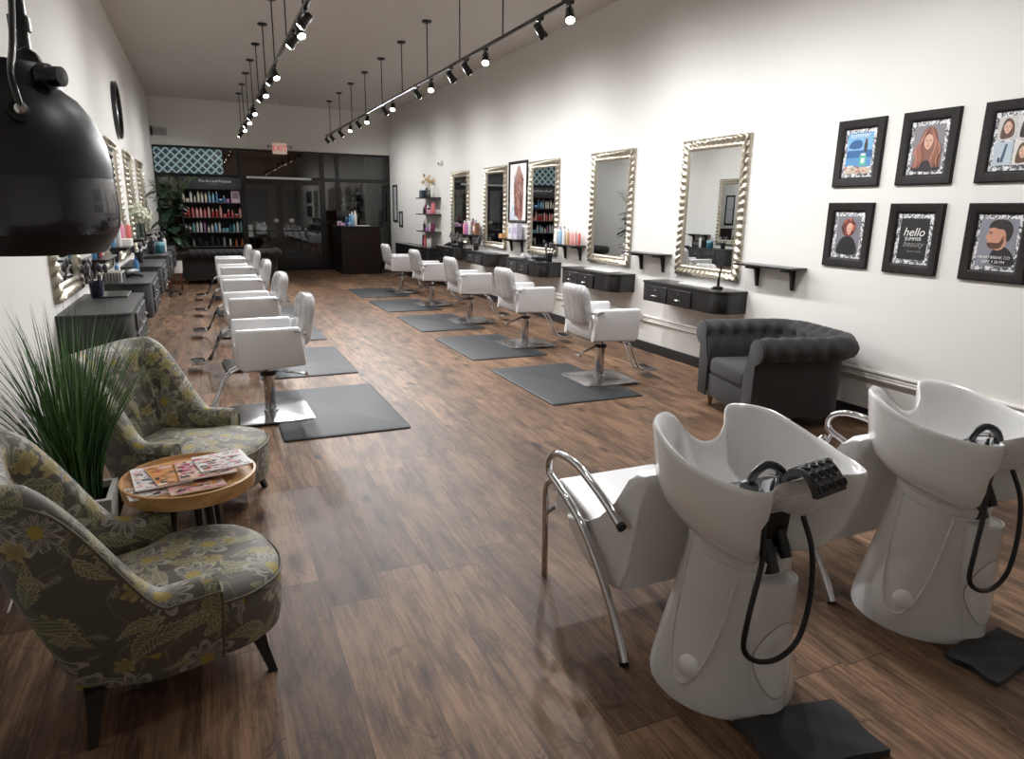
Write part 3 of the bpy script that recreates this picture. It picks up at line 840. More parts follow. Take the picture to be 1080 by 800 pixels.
# ------------------------------------------------------------------ shampoo bowls
def make_bowl():
    """pedestal centre at the origin, neck notch towards +Y"""
    t = thing('shampoo_bowl', '', 'shampoo bowl')
    n = 48
    def ell(rx, ry, z, cy=0): return [(rx * cos(2 * pi * k / n), cy + ry * sin(2 * pi * k / n), z) for k in range(n)]
    m = MB()
    prof = [(.250, .246, 0), (.250, .246, .02), (.243, .239, .06), (.226, .224, .15), (.204, .204, .26), (.185, .186, .36), (.170, .171, .45), (.163, .163, .51), (.160, .160, .525), (.168, .168, .533), (.168, .168, .565), (.150, .152, .575)]
    def skew(p):
        q = max(0, (p[2] - .1) / .47); return (p[0], p[1] - .028 * q, p[2] + .20 * (p[1]) * q ** 1.5)
    m.rings([[skew(p) for p in ell(a, b, z)] for a, b, z in prof]); ped = m.build('pedestal', M['abs_white'], t)
    # raised arch panel with a round cap on each flank
    def rad(z):
        for (a, b, z0), (a2, b2, z1) in zip(prof, prof[1:]):
            if z0 <= z <= z1: return a + (a2 - a) * (z - z0) / max(1e-6, z1 - z0)
        return prof[0][0]
    for s in (-1, 1):
        m = MB(); pts = []
        for k in range(41):
            q = k / 40; u = (q - .5) * 2
            z = .52 - .445 * (1 - abs(u) ** 2.6); wd = .155 * (1 if abs(u) > .2 else 1)
            ang = (pi if s < 0 else 0) + u * .62 * (.75 + .25 * abs(u)) - s * .25
            r = rad(z) + .003; pts.append(skew((r * cos(ang), r * sin(ang), z)))
        m.tube(pts, .0055, 6); m.build('arch_moulding', M['abs_white'], ped)
        ang = (pi if s < 0 else 0) - s * .34
        z = .14; r = rad(z); c = Vector(skew((r * cos(ang), r * sin(ang), z))); d = Vector((cos(ang), sin(ang), .3)).normalized()
        m = MB(); m.T = Matrix.Translation(c) @ d.to_track_quat('Z', 'Y').to_matrix().to_4x4()
        m.lathe([(.038, -.01), (.038, .004), (.030, .011), (.001, .014)], n=20); m.build('round_cap', M['ceramic'], ped)
    # rear tube that holds the hand spray, with hatch
    m = MB()
    m.rings([[(.078 * cos(2 * pi * k / 24), y + .06 * sin(2 * pi * k / 24), z) for k in range(24)] for z, y in ((.03, -.206), (.2, -.202), (.36, -.199), (.47, -.197), (.485, -.197))], False)
    m.rings([[(r * cos(2 * pi * k / 24), -.197 + r * .77 * sin(2 * pi * k / 24), z) for k in range(24)] for r, z in ((.078, .485), (.066, .488), (.064, .46), (.06, .38))], True)
    tb = m.build('hose_holder', M['abs_white'], t)
    m = MB(); m.lathe([(.001, .470), (.0635, .470)], (0, -.197, 0), 24, 1, .77); m.build('holder_hole', M['black_matte'], tb)
    m = MB()
    def hatch(u, w):
        a = 2 * pi * u; ex = .078 * cos(a); ez = .135 * sin(a)
        k = w; x = ex * k; z = .22 + ez * k
        y0 = -.202 - (.22 - z) * .03
        return (x, y0 - .062 * sqrt(max(0, 1 - (x / .0805) ** 2)) - .003 + (.003 if w > .97 else 0), z)
    m.grid(hatch, 28, 7, cu=True); hb = m.build('service_hatch', M['ceramic'], tb)
    m = MB(); m.tube([Vector(hatch(k / 28, 1.0)) + Vector((0, .0005, 0)) for k in range(28)], .0022, 5, closed=True); m.build('hatch_seam', M['abs_grey'], hb)
    # bowl
    m = MB()
    half = [(0, -.205, .818), (.07, -.214, .822), (.13, -.252, .834), (.185, -.286, .842), (.232, -.262, .842), (.268, -.17, .844), (.288, -.05, .856), (.286, .07, .882), (.258, .18, .912), (.20, .252, .921), (.130, .272, .916), (.090, .232, .862), (.045, .212, .825)]
    ctrl = half + [(0, .208, .815)] + [(-x, y, z) for x, y, z in half[:0:-1]]
    OUT = catmull(ctrl, 4, True)
    rings = []
    for f_, zz, io in ((.44, .565, 0), (.60, .580, 0), (.75, .615, 0), (.865, .668, 0), (.93, .73, 0), (.962, None, -.085), (.978, None, -.045), (.988, None, -.012), (.988, None, .0), (.970, None, .007), (.938, None, .003), (.908, None, -.011), (.865, None, -.045), (.76, .752, 1), (.58, .692, 1), (.3, .668, 1), (.05, .664, 1)):
        r = []
        for p in OUT:
            x, y, rz_ = p; y += .02
            z = zz if zz is not None else rz_ + io
            if zz is not None and io == 0:
                z += .16 * y * f_ * (1.3 - f_)
                if f_ > .6: z = min(z, rz_ - .10)
            if io == 1: z = min(z, rz_ - .065)
            yy = y
            if y < 0 and io == 0 and zz is not None: yy = y + .13 * exp(-(x / (.14 * max(.45, f_))) ** 2) * min(1, max(0, (f_ - .45) / .3))
            if y < 0 and zz is None and io == -.085: yy = y + .05 * exp(-(x / .13) ** 4)
            r.append((x * f_, yy * f_ - .05 - .02 * (1 - f_), z))
        rings.append(r)
    m.rings(rings); bw = m.build('basin', M['ceramic'], t, 60)
    m = MB(); m.lathe([(.001, .712), (.022, .712), (.026, .708)], (0, .02, 0), 16); m.build('drain', M['chrome'], bw)
    # dark plumbing under the rear lip
    m = MB(); m.prism(rrect(.20, .12, .03, 4, 0, -.10), XY(.56), XY(.76), .01); m.cyl((-.02, -.15, .60), (-.01, -.19, .50), .026, n=12); m.cyl((.04, -.15, .62), (.045, -.19, .54), .02, n=10); m.build('plumbing_cover', M['black_plastic'], t)
    # mixer and spray
    m = MB(); m.prism([(-.045, 0), (.045, 0), (.035, .05), (-.035, .05)], lambda a, b: (a, -.190, .775 + b), lambda a, b: (a, -.13, .755 + b * .7), .008, 2); mx_ = m.build('mixer_tap', M['chrome'], t)
    m = MB(); m.tube([(.0, -.165, .823), (.012, -.135, .815), (.03, -.10, .80)], [.013, .011, .009], 10); m.build('tap_lever', M['chrome'], mx_)
    m = MB(); m.tube(catmull([(.0, -.20, .80), (-.02, -.19, .845), (-.055, -.17, .862), (-.09, -.16, .84), (-.105, -.155, .81)], 4), .013, 8); m.lathe([(.012, .04), (.026, .03), (.030, .012), (.028, .0), (.001, -.001)], (-.108, -.155, .775), 16); m.build('hand_spray', M['black_plastic'], t)
    m = MB(); m.tube(catmull([(-.08, -.20, .70), (-.13, -.26, .60), (-.19, -.29, .45), (-.20, -.295, .34), (-.14, -.30, .285), (-.05, -.30, .275), (.02, -.30, .33), (.055, -.29, .46), (.06, -.27, .60), (.05, -.23, .70)], 7), .0085, 10); m.build('spray_hose', M['rubber'], t)
    return t
bp_ = make_bowl(); SX = [1.575, 2.62]; SY = 1.63
bp_.location = (SX[0], SY, 0); bp_['label'] = 'white shampoo bowl on flared pedestal with black studded neck rest on its rim'
b2 = copy_tree(bp_); b2.location = (SX[1], SY, 0); b2['label'] = 'white shampoo bowl on flared pedestal with bare rim and chrome tap, at right edge'
for o in (bp_, b2): o['group'] = 'backwash bowls'

def make_wash_chair():
    t = thing('shampoo_chair', '', 'shampoo chair')      # centre line x = 0, room Y kept as offset from 1.63
    V = M['vinyl']; o = -SY
    m = MB(); side = [(2.45, .33), (2.47, .36), (2.455, .465), (2.42, .48), (2.14, .405), (2.12, .33)]
    m.prism(side, lambda a, b: (-.25, a + o, b), lambda a, b: (.25, a + o, b), .018, 3); m.build('seat', V, t)
    m = MB(); side = [(2.16, .40), (2.06, .44), (1.97, .56), (1.89, .68), (1.85, .725), (1.80, .725), (1.79, .69), (1.825, .55), (1.875, .32), (1.90, .23), (1.98, .205), (2.13, .205), (2.32, .30), (2.34, .36)]
    m.prism(side, lambda a, b: (-.262, a + o, b), lambda a, b: (.262, a + o, b), .02, 3); m.build('backrest', V, t)
    tube = [(1.796, 0), (1.843, .09), (1.928, .205), (2.023, .303), (2.123, .39), (2.235, .45), (2.354, .49), (2.425, .52), (2.42, .585), (2.34, .628), (2.2, .633), (2.082, .603), (1.971, .564), (1.875, .52)]
    for s in (-1, 1):
        m = MB(); m.tube(catmull([(s * .30, a + o, b) for a, b in tube], 5), .0165, 12); tb = m.build('arm_tube', M['chrome'], t)
        m = MB(); m.cyl((s * .30, 1.797 + o, 0), (s * .30, 1.80 + o, .012), .019, n=12); m.cyl((s * .30, 1.872 + o, .518), (s * .30, 1.858 + o, .513), .018, n=12); m.build('end_cap', M['black_plastic'], tb)
        m = MB(); m.tube(catmull([(s * .285, 2.43 + o, .475), (s * .285, 2.475 + o, .44), (s * .285, 2.485 + o, .36), (s * .285, 2.48 + o, .2), (s * .285, 2.475 + o, 0)], 4), .014, 10); m.tube([(s * .285, 2.48 + o, .30), (s * .255, 2.45 + o, .34)], .011, 8); m.build('front_leg', M['chrome'], t)
        m = MB(); m.cyl((s * .25, 2.15 + o, .345), (s * .30, 2.16 + o, .41), .010, n=8); m.build('arm_bracket', M['chrome'], tb); m = MB(); m.cyl((s * .25, 2.40 + o, .42), (s * .30, 2.40 + o, .50), .010, n=8); m.build('arm_bracket', M['chrome'], tb)
    return t
wc = make_wash_chair(); wc.location = (SX[0], SY, 0); wc['label'] = 'white shampoo chair with chrome tube arms before the bowl with the studded neck rest'
w2 = copy_tree(wc); w2.location = (SX[1], SY, 0); w2['label'] = 'white reclining shampoo chair mostly hidden between the two shampoo bowls, near the right wall'
for o in (wc, w2): o['group'] = 'backwash chairs'
# studded neck rest lying over the rear rim of the near bowl
t = thing('neck_rest', 'black studded rubber neck rest draped over the rim of the near shampoo bowl', 'neck rest', (SX[0] + .035, SY - .255, .828), radians(10))
m = MB()
def nr(u, w, d=0.0):
    x = -.075 + .15 * u; a = pi * (.02 + .93 * w)
    return (x, (.050 + d) * cos(a) - .01, .004 + (.040 + d) * sin(a) - .030 * max(0, -cos(a)) - .01 * max(0, cos(a)))
top = [[nr(i / 14, j / 14, .012) for j in range(15)] for i in range(15)]; bot = [[nr(i / 14, j / 14, -.004) for j in range(15)] for i in range(15)]
m.grid(lambda u, w: top[round(u * 14)][round(w * 14)], 15, 15); m.grid(lambda u, w: bot[round(u * 14)][round(w * 14)], 15, 15)
for A in (0, 14):
    for j in range(14): m.flat([top[A][j], top[A][j + 1], bot[A][j + 1], bot[A][j]]); m.flat([top[j][A], top[j + 1][A], bot[j + 1][A], bot[j][A]])
m.build('pad', M['gel'], t)
m = MB()
for i in range(4):
    for j in range(4):
        uu, ww = .13 + i * .245 + (.06 if j % 2 else -.03), .30 + j * .19; m.tube([Vector(nr(uu + .085 * cos(a * pi / 6), ww + .06 * sin(a * pi / 6), .0135)) for a in range(12)], .0038, 6, closed=True)
m.build('studs', M['gel'], t)
# black towels folded on the floor
def towel(label, loc, w, d, rz, seed):
    r2 = random.Random(seed); m = MB()
    ph = [r2.uniform(0, 6) for _ in range(4)]
    def f(u, v, z):
        x = (u - .5) * w + .006 * sin(v * 9 + ph[0]); y = (v - .5) * d + .006 * sin(u * 8 + ph[1])
        return (x, y, (z + .003 * sin(u * 11 + ph[2]) * sin(v * 9 + ph[3])) if z > .004 else z)
    n = 14
    rg = []
    per = [(i / n, 0) for i in range(n)] + [(1, i / n) for i in range(n)] + [(1 - i / n, 1) for i in range(n)] + [(0, 1 - i / n) for i in range(n)]
    m.grid(lambda u, v: f(u, v, .020), n + 1, n + 1)
    A = [m.v(f(u, v, .020)) for u, v in per]; Bv = [m.v(f(u, v, 0)) for u, v in per]
    for i in range(len(per)):
        j = (i + 1) % len(per); m.f([A[i], A[j], Bv[j], Bv[i]])
    bmesh.ops.remove_doubles(m.bm, verts=m.bm.verts, dist=.0005)
    o = m.build('towel', M['towel'], loc=loc); o.rotation_euler = (0, 0, rz)
    return tag(o, label, 'towel', 'black towels on the floor')
towel('black folded towel on the floor at the foot of the near shampoo bowl', (1.615, 1.262, 0), .38, .235, radians(-7), 3)
towel('black folded towel on the floor by the shampoo bowl at the right edge', (2.60, 1.288, 0), .36, .19, radians(3), 5)

# ------------------------------------------------------------------ floral armchairs (front is +X)
def make_floral():
    t = thing('floral_armchair', '', 'armchair')
    F = M['floral']
    W, xf, xb = .295, .12, -.36
    st = ushell(W, xf, xb, .115, 84)
    HA, HB = .462, .875
    def top(p):
        q = max(0, min(1, (-.04 - p[0]) / .25)); return HA + (HB - HA) * (.3 * q + .7 * q * q * (3 - 2 * q))
    rings = []; crest = []
    for (p, nn, s, tot) in st:
        h = top(p); bk = max(0, min(1, (h - HA) / (HB - HA)))
        ring = []
        z0 = .15; hh = h - .045
        back = (1 if nn[0] < -.5 else 0)
        prof = []
        for k in range(7):
            q = k / 6; z = z0 + (hh - z0) * q
            prof.append((.012 + .035 * sin(q * pi * .55) + .02 * q * (1 - bk) + .055 * q * bk * .35 - .085 * (1 - q) ** 1.5 * max(bk, .35 if nn[0] < -.3 else 0), z))
        o0 = prof[-1][0]
        th = .098
        for k in range(1, 10):
            a = pi * k / 10; prof.append((o0 - th / 2 + th / 2 * cos(a), hh + .045 * sin(a)))
        for k in range(12):
            q = k / 11; z = hh - (hh - .30) * q
            prof.append((o0 - th - .012 * sin(q * pi) * (1 if bk > .3 else .3) - .045 * q * bk, z))
        for j, (o, z) in enumerate(prof):
            d = 0
            if j >= 16 and bk > .25:                     # button tufting on the inner back
                for r, zz in enumerate((.73, .60, .48)):
                    for c in range(-2, 3):
                        cx = tot / 2 + (c + (.5 if r % 2 else 0)) * .125
                        q = ((s - cx) / .045) ** 2 + ((z - zz) / .045) ** 2
                        d = max(d, exp(-q))
                o += .042 * d - .014
            lean = -.05 * max(0, (z - .3) / .55) * bk
            ring.append((p[0] + nn[0] * o + lean, p[1] + nn[1] * o * (1 - .12 * bk * max(0, (z - .4) / .45)), z))
        rings.append(ring); crest.append(ring)
    m = MB(); m.rings(rings, True, True); body = m.build('tub_frame', F, t, 55)
    m = MB(); m.tube([Vector(r[6]) + Vector((0, 0, .002)) for r in rings], .005, 6); 
    for e in (rings[0], rings[-1]): m.tube([Vector(q) + Vector((.002, 0, 0)) for q in e[:7]], .005, 6)
    m.build('piping', M['piping'], body)
    for r, zz in enumerate((.73, .60, .48)):
        for c in range(-2, 3):
            sx = (c + (.5 if r % 2 else 0)) * .125
            best = min(range(84), key=lambda i: abs(st[i][2] - st[i][3] / 2 - sx))
            ring = rings[best]; j = min(range(16, 28), key=lambda i: abs(ring[i][2] - zz)); m = MB(); m.ball(ring[j], .012, 8); m.build('button', F, body)
    # seat: a rounded block bowing forward, piped round its edge
    def plan(g=0.0):
        out = [(-.26, -.225 + g), (.06, -.235 + g), (.10, -.30 + g)] if False else []
        pts = [(-.27, -.2), (.0, -.225), (.12, -.30), (.24, -.295), (.345, -.225), (.395, -.11), (.405, 0)]
        pts = pts + [(a, -b) for a, b in reversed(pts[:-1])]
        c = catmull([(a, b, 0) for a, b in pts], 5)
        return [(p.x * (1 - g), p.y * (1 - g * 1.1)) for p in c]
    P0, P1, P2 = plan(), plan(.03), plan(.14)
    m = MB(); m.rings([[(a * .97, b * .97, .15) for a, b in P0], [(a, b, .22) for a, b in P0], [(a, b, .335) for a, b in P0], [(a, b, .36) for a, b in P1], [(a, b, .376) for a, b in P2], [(a * .5, b * .5, .388) for a, b in P2]])
    seat = m.build('seat', F, t, 55)
    m = MB(); m.tube([(a * 1.004, b * 1.004, .343) for a, b in P0], .0055, 6, closed=True); m.build('piping', M['piping'], seat)
    for x, y, dx, dy in ((.25, -.22, .04, -.05), (.25, .22, .04, .05), (-.24, -.24, -.03, -.05), (-.24, .24, -.03, .05)):
        m = MB(); m.rings([[(x + dx * k + e * a, y + dy * k + e * b, z) for a, b in ((-1, -1), (1, -1), (1, 1), (-1, 1))] for k, e, z in ((1, .013, 0), (.45, .018, .09), (0, .028, .165))]); m.build('leg', M['dark_leg'], t, 30)
    return t
fa = make_floral(); fa.location = (-.25, 2.445, 0); fa.rotation_euler = (0, 0, radians(15)); fa['label'] = 'floral print tub armchair nearest the camera, at the bottom left'
f2 = copy_tree(fa); f2.location = (-.17, 3.90, 0); f2.rotation_euler = (0, 0, radians(-28)); f2['label'] = 'floral print tub armchair behind the round table, its tufted back to the wall'
for o in (fa, f2): o['group'] = 'floral tub armchairs'

# side table and magazines
TZ = .54; TX, TY = -.131, 2.91
t = thing('side_table', 'small round table with a wooden tray top between the floral armchairs', 'table', (TX, TY, 0))
m = MB(); m.lathe([(.001, TZ - .062), (.238, TZ - .062), (.248, TZ - .056), (.255, TZ), (.246, TZ + .002), (.240, TZ - .014), (.001, TZ - .015)], n=56); m.build('tabletop', M['oak'], t)
for k in range(3):
    a = radians(80 + 120 * k); m = MB(); m.tube([(.07 * cos(a), .07 * sin(a), TZ - .05), (.115 * cos(a), .115 * sin(a), 0)], [.020, .013], 10); m.build('leg', M['dark_leg'], t)
def magazine(label, x, y, z, rz, w, d, th, pal, seed):
    r2 = random.Random(seed); t = thing('magazine', label, 'magazine', (x, y, z), rz, 'magazines on the round table')
    m = MB(); m.box((0, 0, th / 2), (w, d, th), .001, 1); m.build('pages', M['white_paper'], t)
    mats = [colour(c, .3) for c in pal]
    m = MB()
    def patch(a, b, c, e, i, h): m.mi = i; m.flat([(a, b, th + h), (c, b, th + h), (c, e, th + h), (a, e, th + h)])
    patch(-w / 2, -d / 2, w / 2, d / 2, 0, .0004)
    for k in range(130):
        a = r2.uniform(-w / 2, w / 2 - .03); b = r2.uniform(-d / 2, d / 2 - .02); patch(a, b, min(w / 2, a + r2.uniform(.004, .035)), min(d / 2, b + r2.uniform(.003, .018)), r2.randrange(len(mats)), .0006 + k * .00001)
    m.build('cover', mats, t, 0, recalc=False)
    return t
W_, K_, P_, O_, R_, B_, G_, T_ = (230, 228, 226), (38, 36, 40), (226, 150, 170), (210, 140, 70), (190, 50, 60), (70, 90, 130), (120, 120, 84), (214, 178, 158)
zt = TZ - .015
magazine('magazine with pale pink and white cover, at the near left of the fan', TX - .085, TY - .10, zt, radians(14), .27, .13, .007, [W_, P_, T_, K_, W_, G_], 1)
magazine('magazine with white barcode strip at the front of the fan', TX + .02, TY - .10, zt + .0085, radians(10), .20, .20, .006, [T_, K_, W_, O_, P_, (180, 90, 120)], 2)
magazine('magazine with blue lettering at the far left of the fan', TX - .105, TY + .0, zt + .0155, radians(9), .20, .25, .006, [W_, B_, T_, P_, W_, K_], 3)
magazine('magazine with orange and green food picture in the middle of the fan', TX - .04, TY + .0, zt + .0225, radians(16), .20, .24, .006, [O_, G_, T_, W_, K_, (196, 84, 60)], 4)
magazine('magazine with magenta stripe right of the middle of the fan', TX + .06, TY - .005, zt + .0295, radians(8), .21, .22, .006, [T_, (206, 60, 130), W_, K_, (120, 40, 60)], 5)
magazine('magazine with red square and white columns at the right end of the fan', TX + .125, TY + .035, zt + .0365, radians(12), .20, .20, .006, [W_, W_, R_, K_, T_, P_], 6)

# grass planter behind the chairs
t = thing('potted_grass', 'tall green ornamental grass in a pale square planter by the left wall', 'plant', (-.60, 3.36, 0))
m = MB()
def sq(h, z): return [(h, h, z), (-h, h, z), (-h, -h, z), (h, -h, z)]
m.rings([sq(.105, 0), sq(.138, .345), sq(.138, .35), sq(.115, .35), sq(.112, .32)], True); m.build('planter', simple('whitewashed_planter', (158, 156, 150), .7, var=.12, vscale=20), t, 20)
m = MB(); m.box((0, 0, .31), (.222, .222, .02)); m.build('soil', simple('potting_soil', (40, 34, 28), .95, bump=.8, bscale=90), t)
m = MB(); r2 = random.Random(11)
for k in range(420):
    a = r2.uniform(0, 2 * pi); q = r2.random() ** .5; x, y = .085 * q * cos(a), .085 * q * sin(a)
    L = r2.uniform(.55, 1.0) * (1 - .15 * q); b = r2.uniform(.05, .62) * (q * .7 + .3); az = a + r2.gauss(0, .5)
    dr = r2.uniform(.0, .35) ** 1.2
    pts = []
    for i in range(8):
        s = i / 7; out = b * L * (s ** 1.7); z = .315 + L * s - dr * L * s ** 3 * b * 1.6
        px = x + out * cos(az); px = max(px, XL + .60 + .015) ; pts.append(Vector((px, y + out * sin(az), z)))
    wd = r2.uniform(.0030, .0052); sd = Vector((-sin(az + .6), cos(az + .6), 0)); m.mi = r2.choice((0, 0, 1, 1, 2))
    L_ = [m.v(p - sd * wd * (1 - (i / 7) ** 2.2 * .93)) for i, p in enumerate(pts)]; R_2 = [m.v(p + sd * wd * (1 - (i / 7) ** 2.2 * .93)) for i, p in enumerate(pts)]
    for i in range(7): m.f([L_[i], R_2[i], R_2[i + 1], L_[i + 1]])
m.build('grass_blades', [simple('grass_a', (44, 84, 46), .5), simple('grass_b', (74, 112, 56), .5), simple('grass_c', (104, 140, 92), .5)], t, 0, recalc=False)
m = MB(); m.tube(catmull([(XL + .03, 2.5, .9), (XL + .045, 2.62, .45), (XL + .07, 2.9, .006), (XL + .085, 3.08, .006), (XL + .06, 3.3, .006), (XL + .04, 3.6, .006)], 6), .005, 6)
tag(m.build('power_cord', M['white_gloss']), 'white power cord on the floor along the left wall behind the near floral armchair', 'cord')

# ------------------------------------------------------------------ hood dryer hung at upper left
DX, DY, DZ = -.362, 1.90, 1.685
t = thing('hood_dryer', 'large black hood hair dryer hung at the upper left corner', 'hair dryer', (DX, DY, DZ)); t.scale = (.91, .91, 1)
m = MB(); m.lathe([(.198, -.03), (.199, .0), (.192, .05), (.172, .10), (.140, .14), (.118, .155), (.112, .16), (.112, .195), (.104, .206), (.001, .212)], n=48, cap=False); m.build('hood_shell', M['hood_plastic'], t)
m = MB(); m.lathe([(.186, -.01), (.18, .045), (.16, .095), (.12, .13), (.001, .14)], n=40, cap=False); m.build('inner_hood', M['abs_grey'], t)
m = MB(); m.lathe([(.1995, -.028), (.202, -.04), (.205, -.09), (.203, -.13), (.196, -.15)], n=48, cap=False); v = m.build('visor', simple('smoked_visor', (30, 28, 40), .22, coat=.6), t)
m = MB(); m.lathe([(.199, -.140), (.192, -.155), (.166, -.190), (.16, -.194), (.15, -.19), (.16, -.17)], n=48, cap=False); m.build('lower_ring', M['hood_plastic'], t)
m = MB(); m.T = Matrix.Translation((.085, -.07, .178)) @ Euler((radians(90), 0, radians(60))).to_matrix().to_4x4(); m.lathe([(.001, 0), (.028, .0), (.026, .02), (.021, .024), (.020, .05), (.001, .052)], n=18); m.build('timer_knob', M['black_plastic'], t)
m = MB(); m.prism([(-.03, .0), (.035, 0), (.02, .03), (0, .042), (-.02, .03)], lambda a, b: (.05 + a, -.02, .203 + b), lambda a, b: (.05 + a, .02, .203 + b), .006); m.build('top_bracket', M['black_plastic'], t)
m = MB(); m.tube([(.034, .05, .16), (.034, .05, .95), ], .017, 14); m.cyl((.034, .05, .285), (.034, .05, .315), .024, n=14); m.tube(catmull([(.034, .05, .95), (-.03, .06, 1.03), (-.3, .06, 1.06), (XL - DX + .02, .06, 1.06)], 5), .017, 12); pl = m.build('support_pole', M['black_plastic'], t)
m = MB(); m.box((XL - DX + .012, .06, 1.06), (.02, .12, .18), .006); m.build('wall_plate', M['black_plastic'], pl)
yk = Vector((.046, -.170, .095))
m = MB(); m.tube(catmull([yk + Vector((.008, -.012, 0)), yk + Vector((-.002, -.005, .07)), (.040, -.09, .24), (.036, .03, .40)], 5), [.0075] * 16, 10); m.build('yoke_arm', M['black_satin'], t)
m = MB(); m.T = Matrix.Translation(yk) @ Vector((.47, -.82, .35)).to_track_quat('Z', 'Y').to_matrix().to_4x4(); m.lathe([(.022, -.012), (.022, .008), (.019, .01)], n=18); m.build('pivot', M['black_plastic'], t)
m = MB(); m.T = Matrix.Translation(yk) @ Vector((.47, -.82, .35)).to_track_quat('Z', 'Y').to_matrix().to_4x4(); m.lathe([(.012, .008), (.013, .016), (.009, .022), (.001, .023)], n=14); m.build('pivot_bolt', M['chrome'], t)

# round black wall clock seen nearly edge on
t = thing('wall_clock', 'round black rimmed clock high on the left wall', 'clock', (XL, 10.95, 2.82), pi / 2)
m = MB(); 
m.rings([[(r * cos(2 * pi * k / 48), -h, r * sin(2 * pi * k / 48)) for k in range(48)] for r, h in ((.36, 0), (.36, .05), (.34, .06), (.30, .055), (.295, .02))], False); m.build('clock_rim', M['black_satin'], t)
m = MB(); m.lathe([(.001, 0), (.30, 0)], n=40); 
for v_ in m.bm.verts: v_.co = Vector((v_.co.x, -.018, v_.co.y))
m.build('dial', simple('clock_dial', (150, 150, 148), .5), t)
m = MB(); m.box((0, -.022, .07), (.012, .004, .16)); m.box((.05, -.025, .03), (.12, .004, .010), rot=(0, radians(-30), 0)); m.build('hands', M['black_trim'], t)

# ------------------------------------------------------------------ framed pictures
PICN = 0
def picture(label, y, z, w=.425, h=.505, X_=XR, rz=-pi / 2, fw=.072):
    """frame with a patterned paper border; local x right, z up, origin at the bottom centre"""
    t = thing('framed_picture', label, 'picture', (X_, y, z), rz)
    m = MB()
    prof = [(0, 0), (0, .020), (.008, .027), (fw - .018, .024), (fw - .004, .016), (fw, .010)]
    for sd in range(4):
        A = {0: ((-1, 0), (1, 0)), 1: ((1, 0), (1, 1)), 2: ((1, 1), (-1, 1)), 3: ((-1, 1), (-1, 0))}[sd]
        ends = []
        for (cx, cz) in A:
            ends.append([(cx * (w / 2 - d), -hh, (cz * h + (d if cz == 0 else -d))) for d, hh in prof])
        for k in range(len(prof) - 1): m.flat([ends[0][k], ends[1][k], ends[1][k + 1], ends[0][k + 1]])
    bmesh.ops.remove_doubles(m.bm, verts=m.bm.verts, dist=1e-5)
    m.build('frame', M['frame_dark'], t, 30)
    m = MB(); m.flat([(-w / 2 + fw - .003, -.006, fw - .003), (w / 2 - fw + .003, -.006, fw - .003), (w / 2 - fw + .003, -.006, h - fw + .003), (-w / 2 + fw - .003, -.006, h - fw + .003)]); m.build('patterned_border', M['zebra'], t, 0)
    return t
class Art:
    """flat printed shapes in layers"""
    def __init__(s): s.m = MB(); s.mats = []; s.k = 0
    def poly(s, pts, c):
        mt = colour(c, .45)
        if mt not in s.mats: s.mats.append(mt)
        s.m.mi = s.mats.index(mt); s.k += 1
        s.m.flat([(x, -.0075 - s.k * .00012, z) for x, z in pts])
    def rect(s, x0, z0, x1, z1, c): s.poly([(x0, z0), (x1, z0), (x1, z1), (x0, z1)], c)
    def blob(s, pts, c, n=4): s.poly([(p.x, p.y) for p in catmull([(a, b, 0) for a, b in pts], n, True)], c)
    def ell(s, x, z, rx, rz_, c, n=18): s.poly([(x + rx * cos(2 * pi * k / n), z + rz_ * sin(2 * pi * k / n)) for k in range(n)], c)
    def strand(s, pts, w, c):
        P = catmull([(a, b, 0) for a, b in pts], 4); L, R = [], []
        for i, p in enumerate(P):
            d = (P[min(i + 1, len(P) - 1)] - P[max(i - 1, 0)]).normalized(); q = w * (1 - abs(2 * i / (len(P) - 1) - 1) ** 3) + .0006
            L.append((p.x - d.y * q, p.y + d.x * q)); R.append((p.x + d.y * q, p.y - d.x * q))
        s.poly(L + R[::-1], c)
    def done(s, t, name='print'): return s.m.build(name, s.mats, t, 0, recalc=False)
rg = random.Random(21)
def face(a, x, z, s, skin=(206, 164, 142)):
    a.blob([(x - .030 * s, z + .03 * s), (x - .028 * s, z - .015 * s), (x, z - .048 * s), (x + .028 * s, z - .015 * s), (x + .030 * s, z + .03 * s), (x, z + .052 * s)], skin)
    for e in (-1, 1): a.ell(x + e * .013 * s, z + .008 * s, .006 * s, .003 * s, (60, 44, 40), 8); a.rect(x + e * .013 * s - .008 * s, z + .015 * s, x + e * .013 * s + .008 * s, z + .018 * s, (96, 66, 52))
    a.poly([(x - .002 * s, z + .008 * s), (x + .005 * s, z - .012 * s), (x - .005 * s, z - .012 * s)], (180, 132, 112)); a.ell(x, z - .024 * s, .010 * s, .004 * s, (176, 84, 84), 10)
# 1: seaside poster
t = picture('framed seaside poster in blue and teal, upper row, farthest from the camera', 4.003, 1.832)
a = Art(); a.rect(-.115, .10, .115, .405, (86, 142, 190)); a.rect(-.115, .26, .115, .40, (120, 176, 214)); a.rect(-.115, .22, .115, .275, (48, 96, 150)); a.rect(-.115, .10, .115, .15, (196, 178, 160))
a.blob([(-.10, .30), (-.06, .35), (.01, .345), (.02, .30), (-.03, .285)], (36, 84, 140)); a.ell(.055, .30, .016, .045, (44, 40, 48)); a.ell(.055, .345, .012, .014, (96, 62, 50)); a.rect(.01, .16, .07, .235, (92, 178, 158)); a.rect(.018, .235, .06, .25, (226, 232, 228)); a.rect(.025, .18, .055, .215, (224, 232, 226))
for k in range(22): a.ell(rg.uniform(-.11, .11), rg.uniform(.105, .16), .010, .007, rg.choice([(196, 96, 84), (214, 196, 160), (120, 90, 84), (226, 214, 206)]), 8)
a.done(t); text('summer', .055, 'lettering', M['white_paper'], t, (0, -.0125, .385), ext=.0004)
